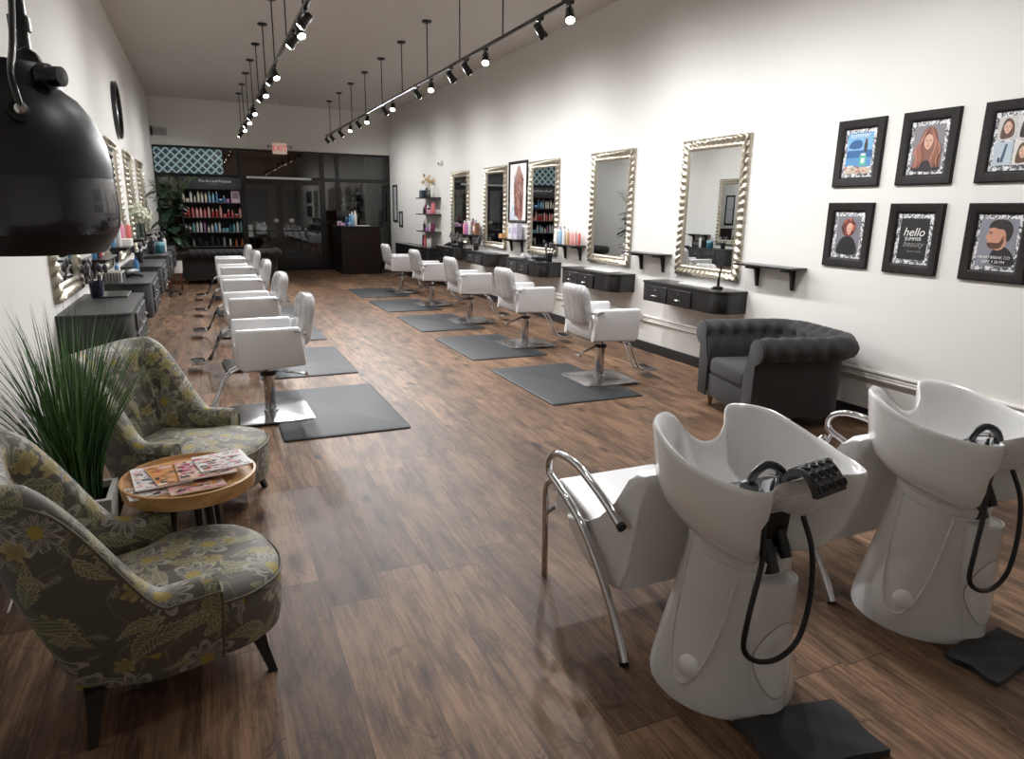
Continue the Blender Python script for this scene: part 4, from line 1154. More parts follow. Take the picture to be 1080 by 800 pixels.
# 2: woman with long wavy hair
t = picture('framed portrait of a woman with long wavy auburn hair, upper row middle', 3.436, 1.832)
a = Art(); a.rect(-.115, .10, .115, .405, (128, 124, 130)); a.blob([(-.10, .10), (-.07, .17), (0, .20), (.07, .17), (.10, .10)], (36, 34, 38))
a.blob([(-.10, .12), (-.085, .22), (-.06, .33), (-.03, .385), (.01, .392), (.05, .365), (.075, .28), (.105, .20), (.10, .12), (.05, .14), (.0, .17), (-.05, .14)], (128, 84, 70))
face(a, .0, .29, 1.05)
for k in range(36):
    s = rg.choice((-1, 1)); x0 = s * rg.uniform(.022, .04); x1 = s * rg.uniform(.05, .10); a.strand([(x0 * .5, .385), (x0 + s * .012, .32), (x1, .24), (x1 - s * .02, .18), (x1 * .9, .115)], rg.uniform(.002, .004), rg.choice([(176, 124, 96), (150, 96, 80), (108, 68, 60), (196, 150, 120), (164, 104, 96)]))
a.done(t)
# 3: four small photographs
t = picture('framed collage of four small hair photographs, upper row, cut by the right edge', 2.852, 1.832)
a = Art()
for i, (x0, z0) in enumerate(((-.118, .26), (.002, .26), (-.118, .105), (.002, .105))):
    a.rect(x0, z0, x0 + .116, z0 + .145, ((196, 192, 188), (204, 200, 196), (178, 190, 200), (214, 208, 202))[i])
    if i == 2: a.rect(x0 + .03, z0 + .02, x0 + .045, z0 + .05, (50, 56, 70)); a.poly([(x0 + .045, z0 + .02), (x0 + .065, z0 + .02), (x0 + .08, z0 + .13), (x0 + .066, z0 + .13)], (58, 78, 104)); continue
    hc = ((88, 62, 48), (50, 40, 40), (0, 0, 0), (96, 68, 52))[i]
    a.blob([(x0 + .02, z0 + .02), (x0 + .03, z0 + .11), (x0 + .06, z0 + .135), (x0 + .095, z0 + .10), (x0 + .10, z0 + .03), (x0 + .06, z0 + .01)], hc); face(a, x0 + .06, z0 + .075, .75, (214, 176, 156))
    for k in range(10): s = rg.choice((-1, 1)); a.strand([(x0 + .06, z0 + .13), (x0 + .06 + s * .03, z0 + .08), (x0 + .06 + s * .034, z0 + .02)], .0025, tuple(min(255, v + rg.randrange(0, 50)) for v in hc))
a.done(t)
# 4: red-haired figure in black
t = picture('framed portrait of a curly red haired person in black, lower row, farthest from camera', 4.008, 1.205)
a = Art(); a.rect(-.11, .11, .11, .40, (122, 120, 128)); a.blob([(-.09, .11), (-.07, .21), (-.01, .245), (.06, .22), (.09, .11)], (18, 17, 20)); a.ell(.0, .31, .065, .07, (112, 52, 44)); face(a, .012, .30, .95, (220, 170, 150))
for k in range(30): q = rg.uniform(0, 6.28); a.ell(.0 + .055 * cos(q), .315 + .06 * sin(q) * (1 if sin(q) > -.3 else .8), .014, .012, rg.choice([(150, 66, 50), (96, 40, 38), (176, 92, 66), (70, 34, 34)]), 8)
face(a, .012, .292, .72, (220, 170, 150)); a.done(t)
# 5: chalkboard lettering
t = picture('framed black print with white script lettering, lower row middle', 3.441, 1.198)
a = Art(); a.rect(-.112, .105, .112, .40, (24, 24, 26)); a.done(t)
text('hello', .085, 'script_lettering', M['white_paper'], t, (0, -.0085, .30), ext=.0004, shear=.25); text('SUMMER', .034, 'capital_lettering', M['white_paper'], t, (0, -.0085, .252), ext=.0004); text('beauty', .06, 'script_lettering', M['abs_grey'], t, (.005, -.0085, .215), ext=.0004, shear=.3); text('by your stylist', .02, 'small_lettering', M['abs_grey'], t, (.02, -.0085, .165), ext=.0003)
# 6: man in profile
t = picture('framed profile portrait of a dark haired bearded man, lower row, cut by the right edge', 2.852, 1.198)
a = Art(); a.rect(-.118, .10, .118, .405, (132, 132, 142)); a.blob([(-.03, .12), (-.01, .22), (.05, .23), (.11, .18), (.118, .11)], (40, 36, 44))
a.blob([(-.052, .35), (-.066, .305), (-.078, .285), (-.062, .272), (-.06, .235), (-.03, .215), (.02, .205), (.055, .24), (.06, .34), (.0, .38)], (196, 142, 118)); a.blob([(-.06, .252), (-.055, .228), (-.02, .212), (.03, .225), (.045, .29), (.03, .29), (.015, .255), (-.03, .252)], (88, 60, 50))
a.blob([(-.062, .345), (-.05, .385), (.0, .402), (.06, .39), (.09, .34), (.08, .28), (.06, .26), (.052, .30), (.035, .335), (.0, .34), (-.03, .35)], (42, 36, 36)); a.ell(.045, .285, .010, .018, (178, 120, 100)); a.rect(-.058, .315, -.035, .322, (48, 36, 34)); a.ell(-.045, .307, .007, .003, (60, 44, 40), 8)
a.done(t); text('HEARTBREAK CO', .026, 'lettering', M['white_paper'], t, (.0, -.0125, .158), ext=.0004); text('SEPT 7.30 PM', .026, 'lettering', M['white_paper'], t, (.0, -.0125, .128), ext=.0004)
# tall poster between the mirrors
t = picture('tall black framed poster of long wavy brown hair between two mirrors on the right wall', 10.44, 1.42, .72, .97, fw=.042)
a = Art(); a.rect(-.32, .04, .32, .93, (232, 230, 230)); a.blob([(-.30, .05), (-.22, .30), (-.05, .34), (-.02, .05)], (206, 212, 224)); a.blob([(-.14, .30), (-.13, .60), (-.04, .86), (.06, .89), (.16, .70), (.20, .40), (.17, .06), (.0, .06)], (168, 124, 114)); 
a.blob([(-.10, .52), (-.12, .64), (-.03, .74), (.03, .62), (-.02, .50)], (216, 178, 162))
for k in range(90): x0 = rg.uniform(-.13, .19); w_ = rg.uniform(.015, .035); y_ = rg.uniform(.1, .8); a.strand([(x0 + w_ * (-1) ** i, y_ - .06 * i) for i in range(5) if y_ - .06 * i > .05 and y_ > .28] or [(x0, .3), (x0 + .02, .2), (x0, .1)], rg.uniform(.004, .009), rg.choice([(176, 110, 98), (112, 70, 62), (200, 140, 124), (90, 56, 52), (226, 196, 186), (160, 84, 78)]))
a.done(t)
for lb, y, z, w, h in (('tall dark picture frame on the far right wall beside the storefront', 18.3, 1.28, .42, .95), ('small dark picture frame on the far right wall below and beside the tall one', 17.75, 1.16, .30, .40)):
    t = picture(lb, y, z, w, h, fw=.05); a = Art(); a.rect(-w / 2 + .05, .05, w / 2 - .05, h - .05, (196, 198, 200)); a.rect(-w / 2 + .07, h * .5, w / 2 - .07, h * .52, (120, 122, 126)); a.done(t)
# ------------------------------------------------------------------ bottles and packs
BOT = {}
def bottle(kind, col, cap):
    """a bottle of one kind and colour, built once and shared"""
    key = (kind, col, cap)
    m = MB(); cs = colour(col, .3); cc = colour(cap, .35)
    if kind == 'round': prof = [(.024, 0), (.027, .006), (.027, .13), (.022, .15), (.012, .155)]; cp_ = [(.013, .155), (.013, .19), (.010, .192)]
    elif kind == 'tall': prof = [(.022, 0), (.024, .006), (.024, .17), (.018, .19), (.011, .195)]; cp_ = [(.012, .195), (.012, .225), (.009, .228)]
    elif kind == 'tube': prof = [(.020, .03), (.022, .06), (.021, .12), (.006, .185)]; cp_ = [(.020, .0), (.021, .004), (.021, .03)]
    elif kind == 'jar': prof = [(.034, 0), (.036, .005), (.036, .055), (.034, .058)]; cp_ = [(.038, .058), (.038, .078), (.035, .082)]
    else: prof = [(.020, 0), (.022, .005), (.022, .10), (.016, .115), (.009, .118)]; cp_ = [(.009, .118), (.010, .15), (.003, .17)]
    sy = .45 if kind == 'tube' else 1
    m.lathe(prof, n=14, sy=sy); m.mi = 1; m.lathe(cp_, n=12, sy=sy)
    me = m.build('bottle', [cs, cc], None, 40)
    return me
def put(kind, col, cap, loc, label, group, s=1.0, name='bottle', rz=0):
    key = (kind, col, cap)
    if key in BOT: o = BOT[key].copy(); COL.objects.link(o)
    else: o = bottle(kind, col, cap); BOT[key] = o
    o.name = name; o.location = loc; o.scale = (s, s, s); o.rotation_euler = (0, 0, rz)
    for k in ('label', 'group', 'category'):
        if k in o: del o[k]
    return tag(o, label, 'jar' if kind == 'jar' else 'bottle', group)
def pack(name, label, cat, loc, d, col, col2=None, rz=0, group=None):
    m = MB(); m.box((0, 0, d[2] / 2), d, .002, 1)
    if col2:
        m.mi = 1; m.box((0, -d[1] / 2 - .0006, d[2] * .55), (d[0] * .7, .0012, d[2] * .4))
    o = m.build(name, [colour(col, .4)] + ([colour(col2, .4)] if col2 else []), loc=loc); o.rotation_euler = (0, 0, rz)
    return tag(o, label, cat, group)
CN = {(236, 234, 230): 'white', (224, 214, 196): 'cream', (90, 150, 200): 'blue', (44, 104, 170): 'deep blue', (150, 196, 226): 'light blue', (200, 60, 66): 'red', (228, 120, 116): 'coral', (240, 180, 172): 'pale pink', (120, 176, 186): 'teal', (40, 96, 110): 'dark teal', (36, 36, 40): 'black', (214, 120, 60): 'orange', (190, 130, 190): 'lilac', (120, 50, 90): 'plum', (232, 150, 176): 'pink', (150, 150, 152): 'grey', (206, 176, 130): 'tan'}
WH, CR, BL, DB, LB, RD, CO, PP, TE, DT, BK, OR, LI, PL, PK, GY, TN = list(CN)

# retail display at the back left
RXc, RY0 = .27, 18.58
t = thing('retail_shelf_unit', 'tall black retail shelf unit with rows of hair products before the storefront', 'shelf unit', (RXc, RY0, 0))
W = 1.36
m = MB(); m.box((0, .15, 1.14), (W, .02, 2.28)); m.build('back_panel', M['black_matte'], t)
for s in (-1, 1): m = MB(); m.box((s * (W / 2 - .012), 0, 1.0), (.024, .30, 2.0), .002, 1); m.build('side_panel', M['black_satin'], t)
for z in (.28, .64, .985, 1.335, 1.69): m = MB(); m.box((0, 0, z), (W - .05, .29, .018), .002, 1); m.build('shelf_board', simple('shelf_edge', (84, 80, 78), .4) if z == .28 else bpy.data.materials['shelf_edge'], t)
m = MB(); m.box((0, -.02, 2.14), (W + .02, .32, .28), .004, 1); hd = m.build('header_panel', simple('header_grey', (54, 54, 57), .45), t)
text('The Art and Purpose', .085, 'header_lettering', M['white_paper'], hd, (.10, -.182, 2.19), ext=.0006); text('professional hair care', .038, 'small_lettering', M['abs_grey'], hd, (.10, -.182, 2.12), ext=.0006)
SEQ = {1.699: ('top shelf', [('round', CR), ('jar', CR), ('tall', WH), ('small', CR), ('tall', CR), ('tall', WH), ('tall', CR), ('tall', LB), ('tall', LB), ('tall', BL), ('jar', DB), ('small', BL), ('jar', LI)], 1.0),
       1.344: ('second shelf', [('jar', CO), ('tall', RD), ('tall', CO), ('round', PP), ('tube', PP), ('tube', CO), ('tall', PP), ('small', RD), ('round', RD), ('tall', PP), ('jar', CO), ('round', RD), ('tube', CO), ('jar', RD), ('round', PP)], 1.0),
       .994: ('third shelf', [('round', WH), ('small', WH), ('round', TE), ('tall', WH), ('tall', WH), ('tall', LI), ('small', WH), ('round', WH), ('round', LB), ('tall', WH), ('jar', TE), ('jar', TE), ('small', DT), ('round', TE), ('tall', WH), ('tall', TE)], 1.0),
       .649: ('fourth shelf', [('small', BK), ('small', GY), ('round', BK), ('jar', BK), ('tall', BK), ('round', BK), ('tube', GY), ('tube', WH), ('small', OR), ('small', OR)], 1.0)}
for z, (nm, seq, s) in SEQ.items():
    n = len(seq); x1 = .36 if z == 1.699 else .62
    for k, (kind, c) in enumerate(seq):
        x = RXc - .62 + (x1 + .62) * k / (n - 1)
        put(kind, c, WH if c in (RD, BL, LB, DB, PL) else (GY if c == WH else c), (x, RY0 - .06 + .02 * (k % 2), z), '%s %s on the %s of the retail unit, %s from the left' % (CN[c], {'jar': 'jar', 'tube': 'tube', 'tall': 'tall bottle', 'small': 'small bottle', 'round': 'bottle'}[kind], nm, ORD[k]), 'products on the %s of the retail unit' % nm, 1.12 * (1 + .12 * rnd.uniform(-1, 1)))
pack('product_box', 'large pale pink and white box at the right end of the top retail shelf', 'box', (RXc + .54, RY0 - .04, 1.699), (.20, .1, .28), (224, 206, 216), (150, 130, 150))

# reception desk
t = thing('reception_desk', 'dark espresso reception desk in front of the right storefront window', 'desk', (3.62, 17.95, 0))
m = MB(); m.box((0, -.55, .575), (.98, .04, 1.15), .003, 1); m.build('front_panel', M['espresso'], t)
for s in (-1, 1):
    m = MB(); m.box((s * .47, .03, .575), (.04, 1.12, 1.15), .003, 1); m.build('side_panel', M['espresso'], t)
m = MB(); m.box((0, 0, 1.165), (1.04, 1.2, .035), .004, 1); m.build('countertop', M['espresso'], t)
m = MB(); m.box((0, .1, .74), (.9, .9, .03)); m.build('inner_shelf', M['espresso'], t)
m = MB(); m.box((-.495, .02, 1.0), (.012, 1.0, .24), .002, 1); m.build('glass_panel', M['clear'], t)
for k, (x, y, kind, c, s) in enumerate(((3.40, 17.62, 'tall', BL, 1.3), (3.47, 17.68, 'tall', LB, 1.5), (3.34, 17.74, 'round', DB, 1.1), (3.36, 17.52, 'jar', BL, 1.0), (3.56, 17.75, 'tall', WH, 1.6))):
    put(kind, c, WH, (x, y, 1.183), '%s product on the reception desk, %s of the cluster' % (CN[c], ORD[k]), 'products on the reception desk', s)
pack('paper_stack', 'stack of white papers lying on the reception desk', 'papers', (3.72, 17.62, 1.183), (.30, .21, .018), WH, None, .4)
pack('business_card_box', 'small lilac card box at the left of the reception desk', 'box', (3.20, 17.6, 1.183), (.14, .1, .08), LI, WH, .2)
pack('card_holder', 'small white card holder at the left rear of the reception desk', 'card holder', (3.18, 17.85, 1.183), (.10, .08, .11), WH, PK, .1)
t = thing('desk_monitor', 'dark flat screen with a white line standing at the rear of the reception desk', 'monitor', (3.34, 18.1, 1.183), radians(15))
m = MB(); m.box((0, 0, .24), (.38, .03, .26), .006); m.build('screen', M['black_satin'], t)
m = MB(); m.lathe([(.09, 0), (.09, .008), (.015, .014), (.012, .12)], n=16); m.build('stand', M['black_satin'], t)

# corner shelves at the far right
for k, z in enumerate((1.12, 1.495, 1.845)):
    m = MB(); m.prism([(0, 0), (-1.15, 0), (-1.15, -.12), (-1.05, -.26), (0, -.26)], lambda a, b: (a, b, 0), lambda a, b: (a, b, .024), .003, 1)
    o = m.build('corner_shelf', M['lacquer'], loc=(XR, 14.45, z)); o.rotation_euler = (0, 0, -pi / 2)
    tag(o, '%s of three black floating shelves at the far right wall above the long cabinet' % ('lowest', 'middle', 'top')[k], 'shelf', 'floating shelves at the far right')
gz = 'products on the floating shelves at the far right'
for k, (y, z, kind, c, s) in enumerate(((15.3, 1.519, 'small', BK, 1.1), (15.15, 1.519, 'tall', PL, 1.0), (14.98, 1.519, 'round', WH, 1.2), (14.85, 1.519, 'jar', PK, 1.6), (14.68, 1.519, 'tall', PK, 1.2), (14.56, 1.519, 'tall', CO, 1.2),
        (15.3, 1.144, 'small', BK, 1.3), (15.18, 1.144, 'jar', PL, 1.2), (15.02, 1.144, 'jar', LI, 1.4), (14.86, 1.144, 'tall', WH, .9), (14.74, 1.144, 'tall', PL, 1.0), (14.6, 1.144, 'tall', PL, 1.1))):
    put(kind, c, BK if c in (PL, PK) else GY, (XR - .13, y, z), '%s %s on the %s floating shelf at the far right, %s from the far end' % (CN[c], 'jar' if kind == 'jar' else 'bottle', 'middle' if z > 1.3 else 'lowest', ORD[k % 6]), gz, s)
for k, (y, kind, c, s) in enumerate(((15.35, 'tall', PL, 1.2), (15.2, 'tall', CO, 1.3), (14.95, 'round', WH, 1.2), (14.8, 'tall', WH, 1.1))):
    put(kind, c, GY, (XR - .14, y, .80), '%s bottle standing on the long black cabinet, %s from the far end' % (CN[c], ORD[k]), 'bottles on the long black cabinet', s)
t = thing('radio', 'small dark blue box with a grey front on the top floating shelf', 'box', (XR - .14, 15.3, 1.869), -pi / 2)
m = MB(); m.box((0, 0, .08), (.26, .12, .16), .008); m.build('case', colour((50, 60, 70)), t)
m = MB(); m.box((0, -.062, .08), (.22, .006, .12), .002, 1); m.build('front', colour((80, 92, 100)), t)
def flowers(label, loc, rz, col, hh, R, n, vase_mat, stemcol=(110, 130, 80), big=.05):
    t = thing('flower_vase', label, 'vase of flowers', loc, rz); r2 = random.Random(len(label))
    m = MB(); m.lathe([(.05, 0), (.055, .01), (.052, .16), (.058, .20), (.052, .20), (.046, .16), (.046, .015), (.001, .012)], n=18, cap=False); m.build('vase', vase_mat, t)
    sm, fm = MB(), MB()
    for k in range(n):
        a = r2.uniform(0, 6.28); q = sqrt(r2.random()) * R; z = hh + r2.uniform(-.10, .07) * (R / .12); p = Vector((q * cos(a), q * sin(a), z))
        sm.tube(catmull([(.015 * cos(a), .015 * sin(a), .02), (.02 * cos(a), .02 * sin(a), .2), p], 3), .003, 5)
        for j in range(16):
            d = Vector((r2.gauss(0, 1), r2.gauss(0, 1), r2.gauss(.2, 1))).normalized(); c = p + d * big * r2.uniform(.4, 1); e = d.orthogonal().normalized(); g_ = d.cross(e)
            fm.flat([c + e * big * .4, c + g_ * big * .4 + d * .004, c - e * big * .4, c - g_ * big * .4])
    sm.build('stems', colour(stemcol), t); fm.build('blooms', colour(col, .7), t, 0, recalc=False)
flowers('clear vase of dried golden flowers on the top floating shelf at the far right', (XR - .13, 14.98, 1.869), 0, (206, 176, 120), .40, .13, 11, M['clear'], (150, 130, 90), .045)
put('tall', WH, GY, (XR - .13, 14.62, 1.869), 'clear white bottle on the top floating shelf beside the dried flowers', 'glass on the top floating shelf', 1.3)

# products on the bracket shelves of the right wall
gr = 'products on the third bracket shelf of the right wall'; SZ = 1.1635
def rowr(yc, items, where, group, x=XR - .10, z=SZ, y0=.30, y1=-.30):
    n = len(items)
    for k, (kind, c, s) in enumerate(items):
        put(kind, c, BK if c in (PL,) else (GY if c in (WH, LB) else WH), (x + .045 * (-1) ** k, yc + y0 + (y1 - y0) * k / (n - 1), z), '%s %s on %s, %s from its far end' % (CN[c], {'jar': 'jar', 'tube': 'tube', 'tall': 'tall bottle', 'small': 'small bottle', 'round': 'bottle'}[kind], where, ORD[k]), group, s)
rowr(SRY[2], [('tall', WH, 1.05), ('tall', WH, 1.1), ('tall', GY, 1.0), ('tall', LB, 1.0), ('round', WH, 1.1), ('tall', WH, 1.1), ('round', LI, 1.05), ('tall', TN, .9), ('tall', OR, .85), ('round', PP, 1.0), ('tall', CO, .85), ('tall', PP, .9)], 'the third right bracket shelf', gr)
rowr(SRY[4], [('tall', PL, 1.1), ('round', PK, 1.3), ('tall', PK, 1.2), ('round', LI, 1.3), ('tall', PL, 1.3), ('tall', WH, 1.3), ('tall', LB, 1.2)], 'the fifth right bracket shelf', 'products on the fifth bracket shelf of the right wall', y1=-.12)
pack('display_box', 'tan framed box on the near end of the fifth bracket shelf of the right wall', 'box', (XR - .10, SRY[4] - .24, SZ), (.16, .08, .22), (150, 110, 90), (220, 200, 190), -pi / 2)
pack('product_box', 'large lilac and white box on the fourth bracket shelf, nearer one', 'box', (XR - .10, SRY[3] - .20, SZ), (.17, .09, .25), (206, 200, 216), (186, 170, 200), -pi / 2, 'boxes on the fourth bracket shelf')
pack('product_box', 'white box with grey panel on the fourth bracket shelf, middle one', 'box', (XR - .10, SRY[3] + .0, SZ), (.15, .09, .24), (224, 224, 228), (180, 186, 200), -pi / 2, 'boxes on the fourth bracket shelf')
put('round', TN, BK, (XR - .1, SRY[3] + .16, SZ), 'tan bottle on the fourth bracket shelf beside the white box', 'bottles on the fourth bracket shelf', 1.2)
pack('wooden_brush_box', 'small tan box on the far end of the fourth bracket shelf', 'box', (XR - .12, SRY[3] + .30, SZ), (.12, .14, .07), (206, 160, 110), None, -pi / 2)

# tools on the vanities
def dryer_tool(label, loc, rz, col=(24, 24, 26)):
    t = thing('hair_dryer', label, 'hair dryer', loc, rz)
    m = MB(); m.T = Matrix.Translation((0, 0, .045)); m.tube([(-.11, 0, 0), (-.09, 0, 0), (.06, 0, 0), (.07, 0, 0), (.14, 0, 0)], [.026, .04, .042, .034, .03], 16); m.build('barrel', colour(col, .3), t)
    m = MB(); m.tube([(-.03, .0, .045), (-.05, -.10, .03), (-.055, -.15, .02)], [.018, .017, .015], 12); m.build('handle', colour(col, .3), t)
def holder(label, loc, rz, col, tools):
    t = thing('tool_holder', label, 'tool holder', loc, rz); r2 = random.Random(len(label))
    m = MB(); m.lathe([(.045, 0), (.047, .004), (.052, .13), (.047, .13), (.042, .008), (.001, .008)], n=20, cap=False); m.build('cup', colour(col, .3), t)
    for k in range(tools):
        a = 6.28 * k / tools; x, y = .022 * cos(a), .022 * sin(a); tx, ty = .075 * cos(a), .075 * sin(a); h = r2.uniform(.2, .28)
        m = MB(); m.tube([(x, y, .012), (tx * .8, ty * .8, h * .75)], .008, 8); m.ball((tx, ty, h), .025, 10, (.8, .8, 1.5)); m.build('brush', colour(r2.choice([(60, 58, 62), (110, 108, 112), (40, 36, 60), (150, 148, 150)]), .4), t)
holder('dark purple cup of brushes on the nearest left vanity, under the mirror', (XL + .13, 6.24, .887), 0, (38, 32, 62), 6)
pack('tool_tray', 'flat black tray at the far end of the nearest left vanity', 'tray', (XL + .24, 6.38, .887), (.40, .20, .012), (34, 34, 36), None, pi / 2 + 0, None)
t = thing('striped_basket', 'white and grey striped basket on the second left vanity', 'basket', (XL + .12, 7.52, .887))
m = MB(); m.rings([[(a * k, b * k, z) for a, b in rrect(.17, .26, .03, 4)] for k, z in ((.9, 0), (1, .1), (.95, .1), (.86, .01))], True); bk = m.build('basket', M['white_gloss'], t)
m = MB()
for k in range(9): m.box((.0865, -.10 + k * .025, .05), (.006, .010, .08))
for k in range(6): m.box((-.065 + k * .026, -.1315, .05), (.010, .006, .08))
m.build('stripes', colour((90, 90, 92)), t)
put('round', BL, LB, (XL + .10, 8.02, .887), 'blue bottle on the second left vanity, nearer of two', 'blue bottles on the second left vanity', .75)
put('round', BL, DB, (XL + .26, 8.26, .887), 'blue bottle on the second left vanity, farther of two', 'blue bottles on the second left vanity', .95)
dryer_tool('black hair dryer lying on the second left vanity', (XL + .22, 7.95, .887), 1.2)
holder('dark cup of brushes on the third left vanity', (XL + .16, 10.0, .887), 0, (40, 40, 44), 5)
put('jar', DT, TE, (XL + .30, 12.05, .887), 'dark teal jar on the fourth left vanity', 'jars on the fourth left vanity', 2.0)
put('tall', WH, BK, (XL + .36, 12.3, .887), 'white bottle on the fourth left vanity beside the teal jar', 'bottles on the fourth left vanity', 1.1)
holder('dark cup of brushes on the fourth left vanity', (XL + .2, 11.75, .887), 0, (30, 30, 34), 5)
pack('black_product_case', 'flat dark case raised on the fourth left vanity behind the teal jar', 'box', (XL + .24, 12.45, .887), (.30, .22, .16), (30, 32, 36), (90, 92, 96), pi / 2)
holder('dark cup of brushes on the fifth left vanity', (XL + .22, 14.1, .887), 0, (30, 30, 34), 5)
# second left bracket shelf
pack('towel_box', 'white open box on the second left bracket shelf in front of the bottles', 'box', (XL + .14, SLY[1] + .02, SZ), (.34, .13, .075), (232, 230, 226), (214, 206, 196), pi / 2)
put('tall', BL, BK, (XL + .05, SLY[1] - .30, SZ), 'blue bottle at the near end of the second left bracket shelf', 'bottles on the second left bracket shelf', 1.0)
put('tall', WH, WH, (XL + .10, SLY[1] - .22, SZ), 'white spray bottle at the near end of the second left bracket shelf', 'bottles on the second left bracket shelf', 1.2)
put('tall', PK, WH, (XL + .10, SLY[1] + .24, SZ), 'pink bottle on the second left bracket shelf, left one', 'bottles on the second left bracket shelf', 1.15)
put('tall', CO, WH, (XL + .16, SLY[1] + .29, SZ), 'coral bottle at the far end of the second left bracket shelf', 'bottles on the second left bracket shelf', 1.15)
flowers('vase of white hydrangeas on the third left bracket shelf', (XL + .17, SLY[2] - .1, SZ), 0, (222, 226, 206), .36, .11, 14, M['clear'], (96, 126, 74), .075)
for k, (dy, c) in enumerate(((-.28, BL), (-.12, BK), (.05, RD), (.2, WH))): put('tall', c, WH, (XL + .1, SLY[0] + dy, SZ), '%s bottle on the left bracket shelf below the hood dryer, %s from near end' % (CN[c], ORD[k]), 'bottles on the nearest left bracket shelf', .75)
# right vanities
t = thing('curling_iron', 'black curling iron standing upright at the near end of the nearest right vanity', 'curling iron', (XR - .14, 5.33, .887))
m = MB(); m.lathe([(.05, 0), (.05, .02), (.02, .03)], n=16); m.build('base', M['black_plastic'], t)
m = MB(); m.tube(catmull([(0, 0, .02), (.0, -.005, .12), (.015, -.02, .26)], 4), [.014] * 4 + [.009] * 5, 10); m.build('wand', M['black_plastic'], t)
pack('folded_towel', 'folded white cloth lying on the nearest right vanity', 'towel', (XR - .13, 5.62, .887), (.52, .14, .018), (226, 226, 226), None, pi / 2)
pack('white_tray', 'long white tray lying on the second right vanity', 'tray', (XR - .14, 7.52, .887), (.62, .16, .012), (236, 236, 236), None, pi / 2)
pack('clear_mat', 'pale grey mat lying on the third right vanity', 'mat', (XR - .14, 9.62, .887), (.60, .16, .008), (170, 170, 172), None, pi / 2)
dryer_tool('black hair dryer lying on the third right vanity', (XR - .16, 9.25, .887), 2.2)
holder('black cup of irons and brushes at the near end of the third right vanity', (XR - .12, 9.05, .887), 0, (22, 22, 24), 7)
holder('black cup of brushes at the far end of the third right vanity', (XR - .12, 9.28, .887), 0, (26, 26, 28), 4) if False else None
dryer_tool('white and black styling tool hanging over the front of the third right vanity', (XR - .25, 9.66, .887), 1.2, (200, 200, 202))
pack('clear_mat', 'pale grey mat lying on the fourth right vanity', 'mat', (XR - .14, 11.5, .887), (.7, .16, .008), (150, 150, 152), None, pi / 2)
holder('black cup of brushes on the far end of the fourth right vanity', (XR - .15, 11.96, .887), 0, (22, 22, 24), 5)
t = make_vanity('floating_vanity', .67, 1, (-.37, .03), .38); t.location = (XR, 13.2, 0); t.rotation_euler = (0, 0, -pi / 2); t['category'] = 'vanity'; t['label'] = 'black floating vanity on the right wall, fifth from the camera, crowded with black hair tools'; t['group'] = 'black vanities on the right wall'
for k, y in enumerate((12.75, 12.95, 13.15, 13.4)): (holder if k % 2 == 0 else lambda l, p, r, c, n: dryer_tool(l, p, 1 + k))('black %s on the fifth right vanity, %s from its near end' % ('cup of brushes' if k % 2 == 0 else 'hair dryer', ORD[k]), (XR - .17, y, .887), 0, (20, 20, 22), 6)
t = thing('wall_outlet', 'small white outlet box on the right wall chair rail beyond the nearest right chair', 'outlet', (XR - .03, 6.78, .37), -pi / 2)
m = MB(); m.box((0, -.02, .04), (.10, .05, .09), .008); m.build('box', M['white_gloss'], t)
m = MB(); m.box((0, -.047, .055), (.03, .006, .02)); m.box((0, -.047, .025), (.03, .006, .02)); m.build('sockets', M['abs_grey'], t)

# ------------------------------------------------------------------ tall plant, its stand, rolling stool
FX, FY = -.56, 14.85
t = thing('plant_stand', 'reddish wooden stand under the white pot of the tall plant', 'plant stand', (FX, FY, 0))
for k in range(4):
    a = pi / 4 + pi / 2 * k; m = MB(); m.box((.15 * cos(a), .15 * sin(a), .17), (.03, .03, .34), .003, 1); m.build('leg', M['redwood'], t)
m = MB(); m.box((0, 0, .13), (.20, .03, .03)); m.box((0, 0, .13), (.03, .20, .03)); m.box((0, 0, .31), (.24, .24, .02)); m.build('cross_bars', M['redwood'], t)
t = thing('potted_plant', 'tall leafy plant with broad dark leaves and fronds in a white pot, back left', 'plant', (FX, FY, .32))
m = MB(); m.lathe([(.11, 0), (.14, .02), (.15, .24), (.15, .25), (.135, .25), (.13, .22), (.001, .22)], n=24, cap=False); m.build('pot', M['white_gloss'], t)
m = MB(); m.tube(catmull([(0, 0, .2), (.03, .02, .6), (-.02, .05, 1.0), (.02, .03, 1.35)], 5), [.022 - .0008 * k for k in range(16)], 8); m.tube(catmull([(.02, 0, .2), (.1, -.03, .6), (.16, -.02, .95)], 4), .012, 8); m.build('trunk', colour((84, 66, 48), .8), t)
m = MB(); r2 = random.Random(5)
def leafquad(m, c, d, L, wd, droop):
    d = d.normalized(); sd = d.cross(Vector((0, 0, 1))); sd = sd.normalized() if sd.length > .01 else Vector((1, 0, 0)); prev = None
    for i in range(6):
        q = i / 5; p = c + d * L * q - Vector((0, 0, droop * L * q * q)); w_ = wd * (sin(pi * (q * .86 + .07)) ** .8)
        cur = (m.v(p - sd * w_ + Vector((0, 0, .15 * w_))), m.v(p), m.v(p + sd * w_ + Vector((0, 0, .15 * w_))))
        if prev: m.f([prev[0], prev[1], cur[1], cur[0]]); m.f([prev[1], prev[2], cur[2], cur[1]])
        prev = cur
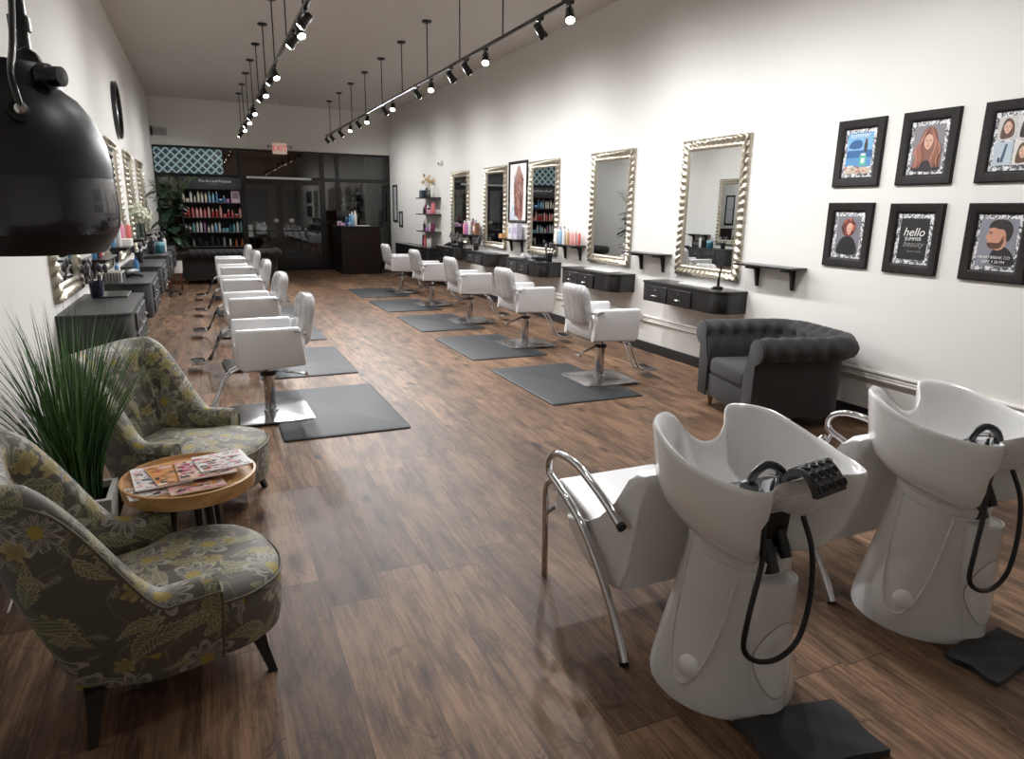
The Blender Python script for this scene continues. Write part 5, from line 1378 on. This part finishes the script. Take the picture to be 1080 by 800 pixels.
for k in range(84):
    z = r2.uniform(.40, 1.65); a = r2.uniform(0, 6.28); d = Vector((cos(a), sin(a), r2.uniform(-.1, .7))); m.mi = r2.choice((0, 0, 1)); off = Vector((r2.gauss(0, .07) + .03, r2.gauss(0, .07), z))
    if off.x + FX + d.x * .35 < XL + .05: d.x = abs(d.x)
    leafquad(m, off, d, r2.uniform(.26, .48), r2.uniform(.07, .12), r2.uniform(.2, .7))
for v_ in m.bm.verts: v_.co.x = max(v_.co.x, XL - FX + .015 + .02 * rnd.random())
m.build('broad_leaves', [simple('leaf_dark', (30, 52, 34), .35), simple('leaf_mid', (62, 88, 60), .35)], t, 0, recalc=False)
m = MB()
for k in range(14):
    a = 6.28 * k / 14 + .3; el = r2.uniform(.6, 1.5); base = Vector((.06, .03, 1.25)); L = r2.uniform(.6, .9)
    for i in range(14):
        q = (i + 2) / 15; p = base + Vector((cos(a) * .55 * q * L, sin(a) * .55 * q * L, L * q * (1.2 - .5 * q)))
        if p.x + FX < XL + .12: continue
        for s in (-1, 1): leafquad(m, p, Vector((cos(a + s * 1.0), sin(a + s * 1.0), .5)), .16 * (1 - .5 * q), .010, .5)
for v_ in m.bm.verts: v_.co.x = max(v_.co.x, XL - FX + .015 + .02 * rnd.random())
m.build('fronds', simple('frond_green', (88, 122, 62), .45), t, 0, recalc=False)
t = thing('rolling_stool', 'low black rolling stool on castors beside the left vanities', 'stool', (-.69, 13.95, 0))
m = MB(); m.lathe([(.14, .40), (.16, .41), (.16, .45), (.14, .47), (.001, .475)], n=24); m.build('seat', M['black_satin'], t)
m = MB(); m.cyl((0, 0, .08), (0, 0, .41), .022, n=12); m.build('post', M['chrome'], t)
for k in range(5):
    a = 2 * pi * k / 5; m = MB(); m.tube([(0, 0, .10), (.22 * cos(a), .22 * sin(a), .065)], [.02, .014], 8); lg = m.build('leg', M['black_plastic'], t)
    m = MB(); m.cyl((.22 * cos(a) - .012 * sin(a), .22 * sin(a) + .012 * cos(a), .025), (.22 * cos(a) + .012 * sin(a), .22 * sin(a) - .012 * cos(a), .025), .025, n=12); m.build('castor', M['black_plastic'], lg)
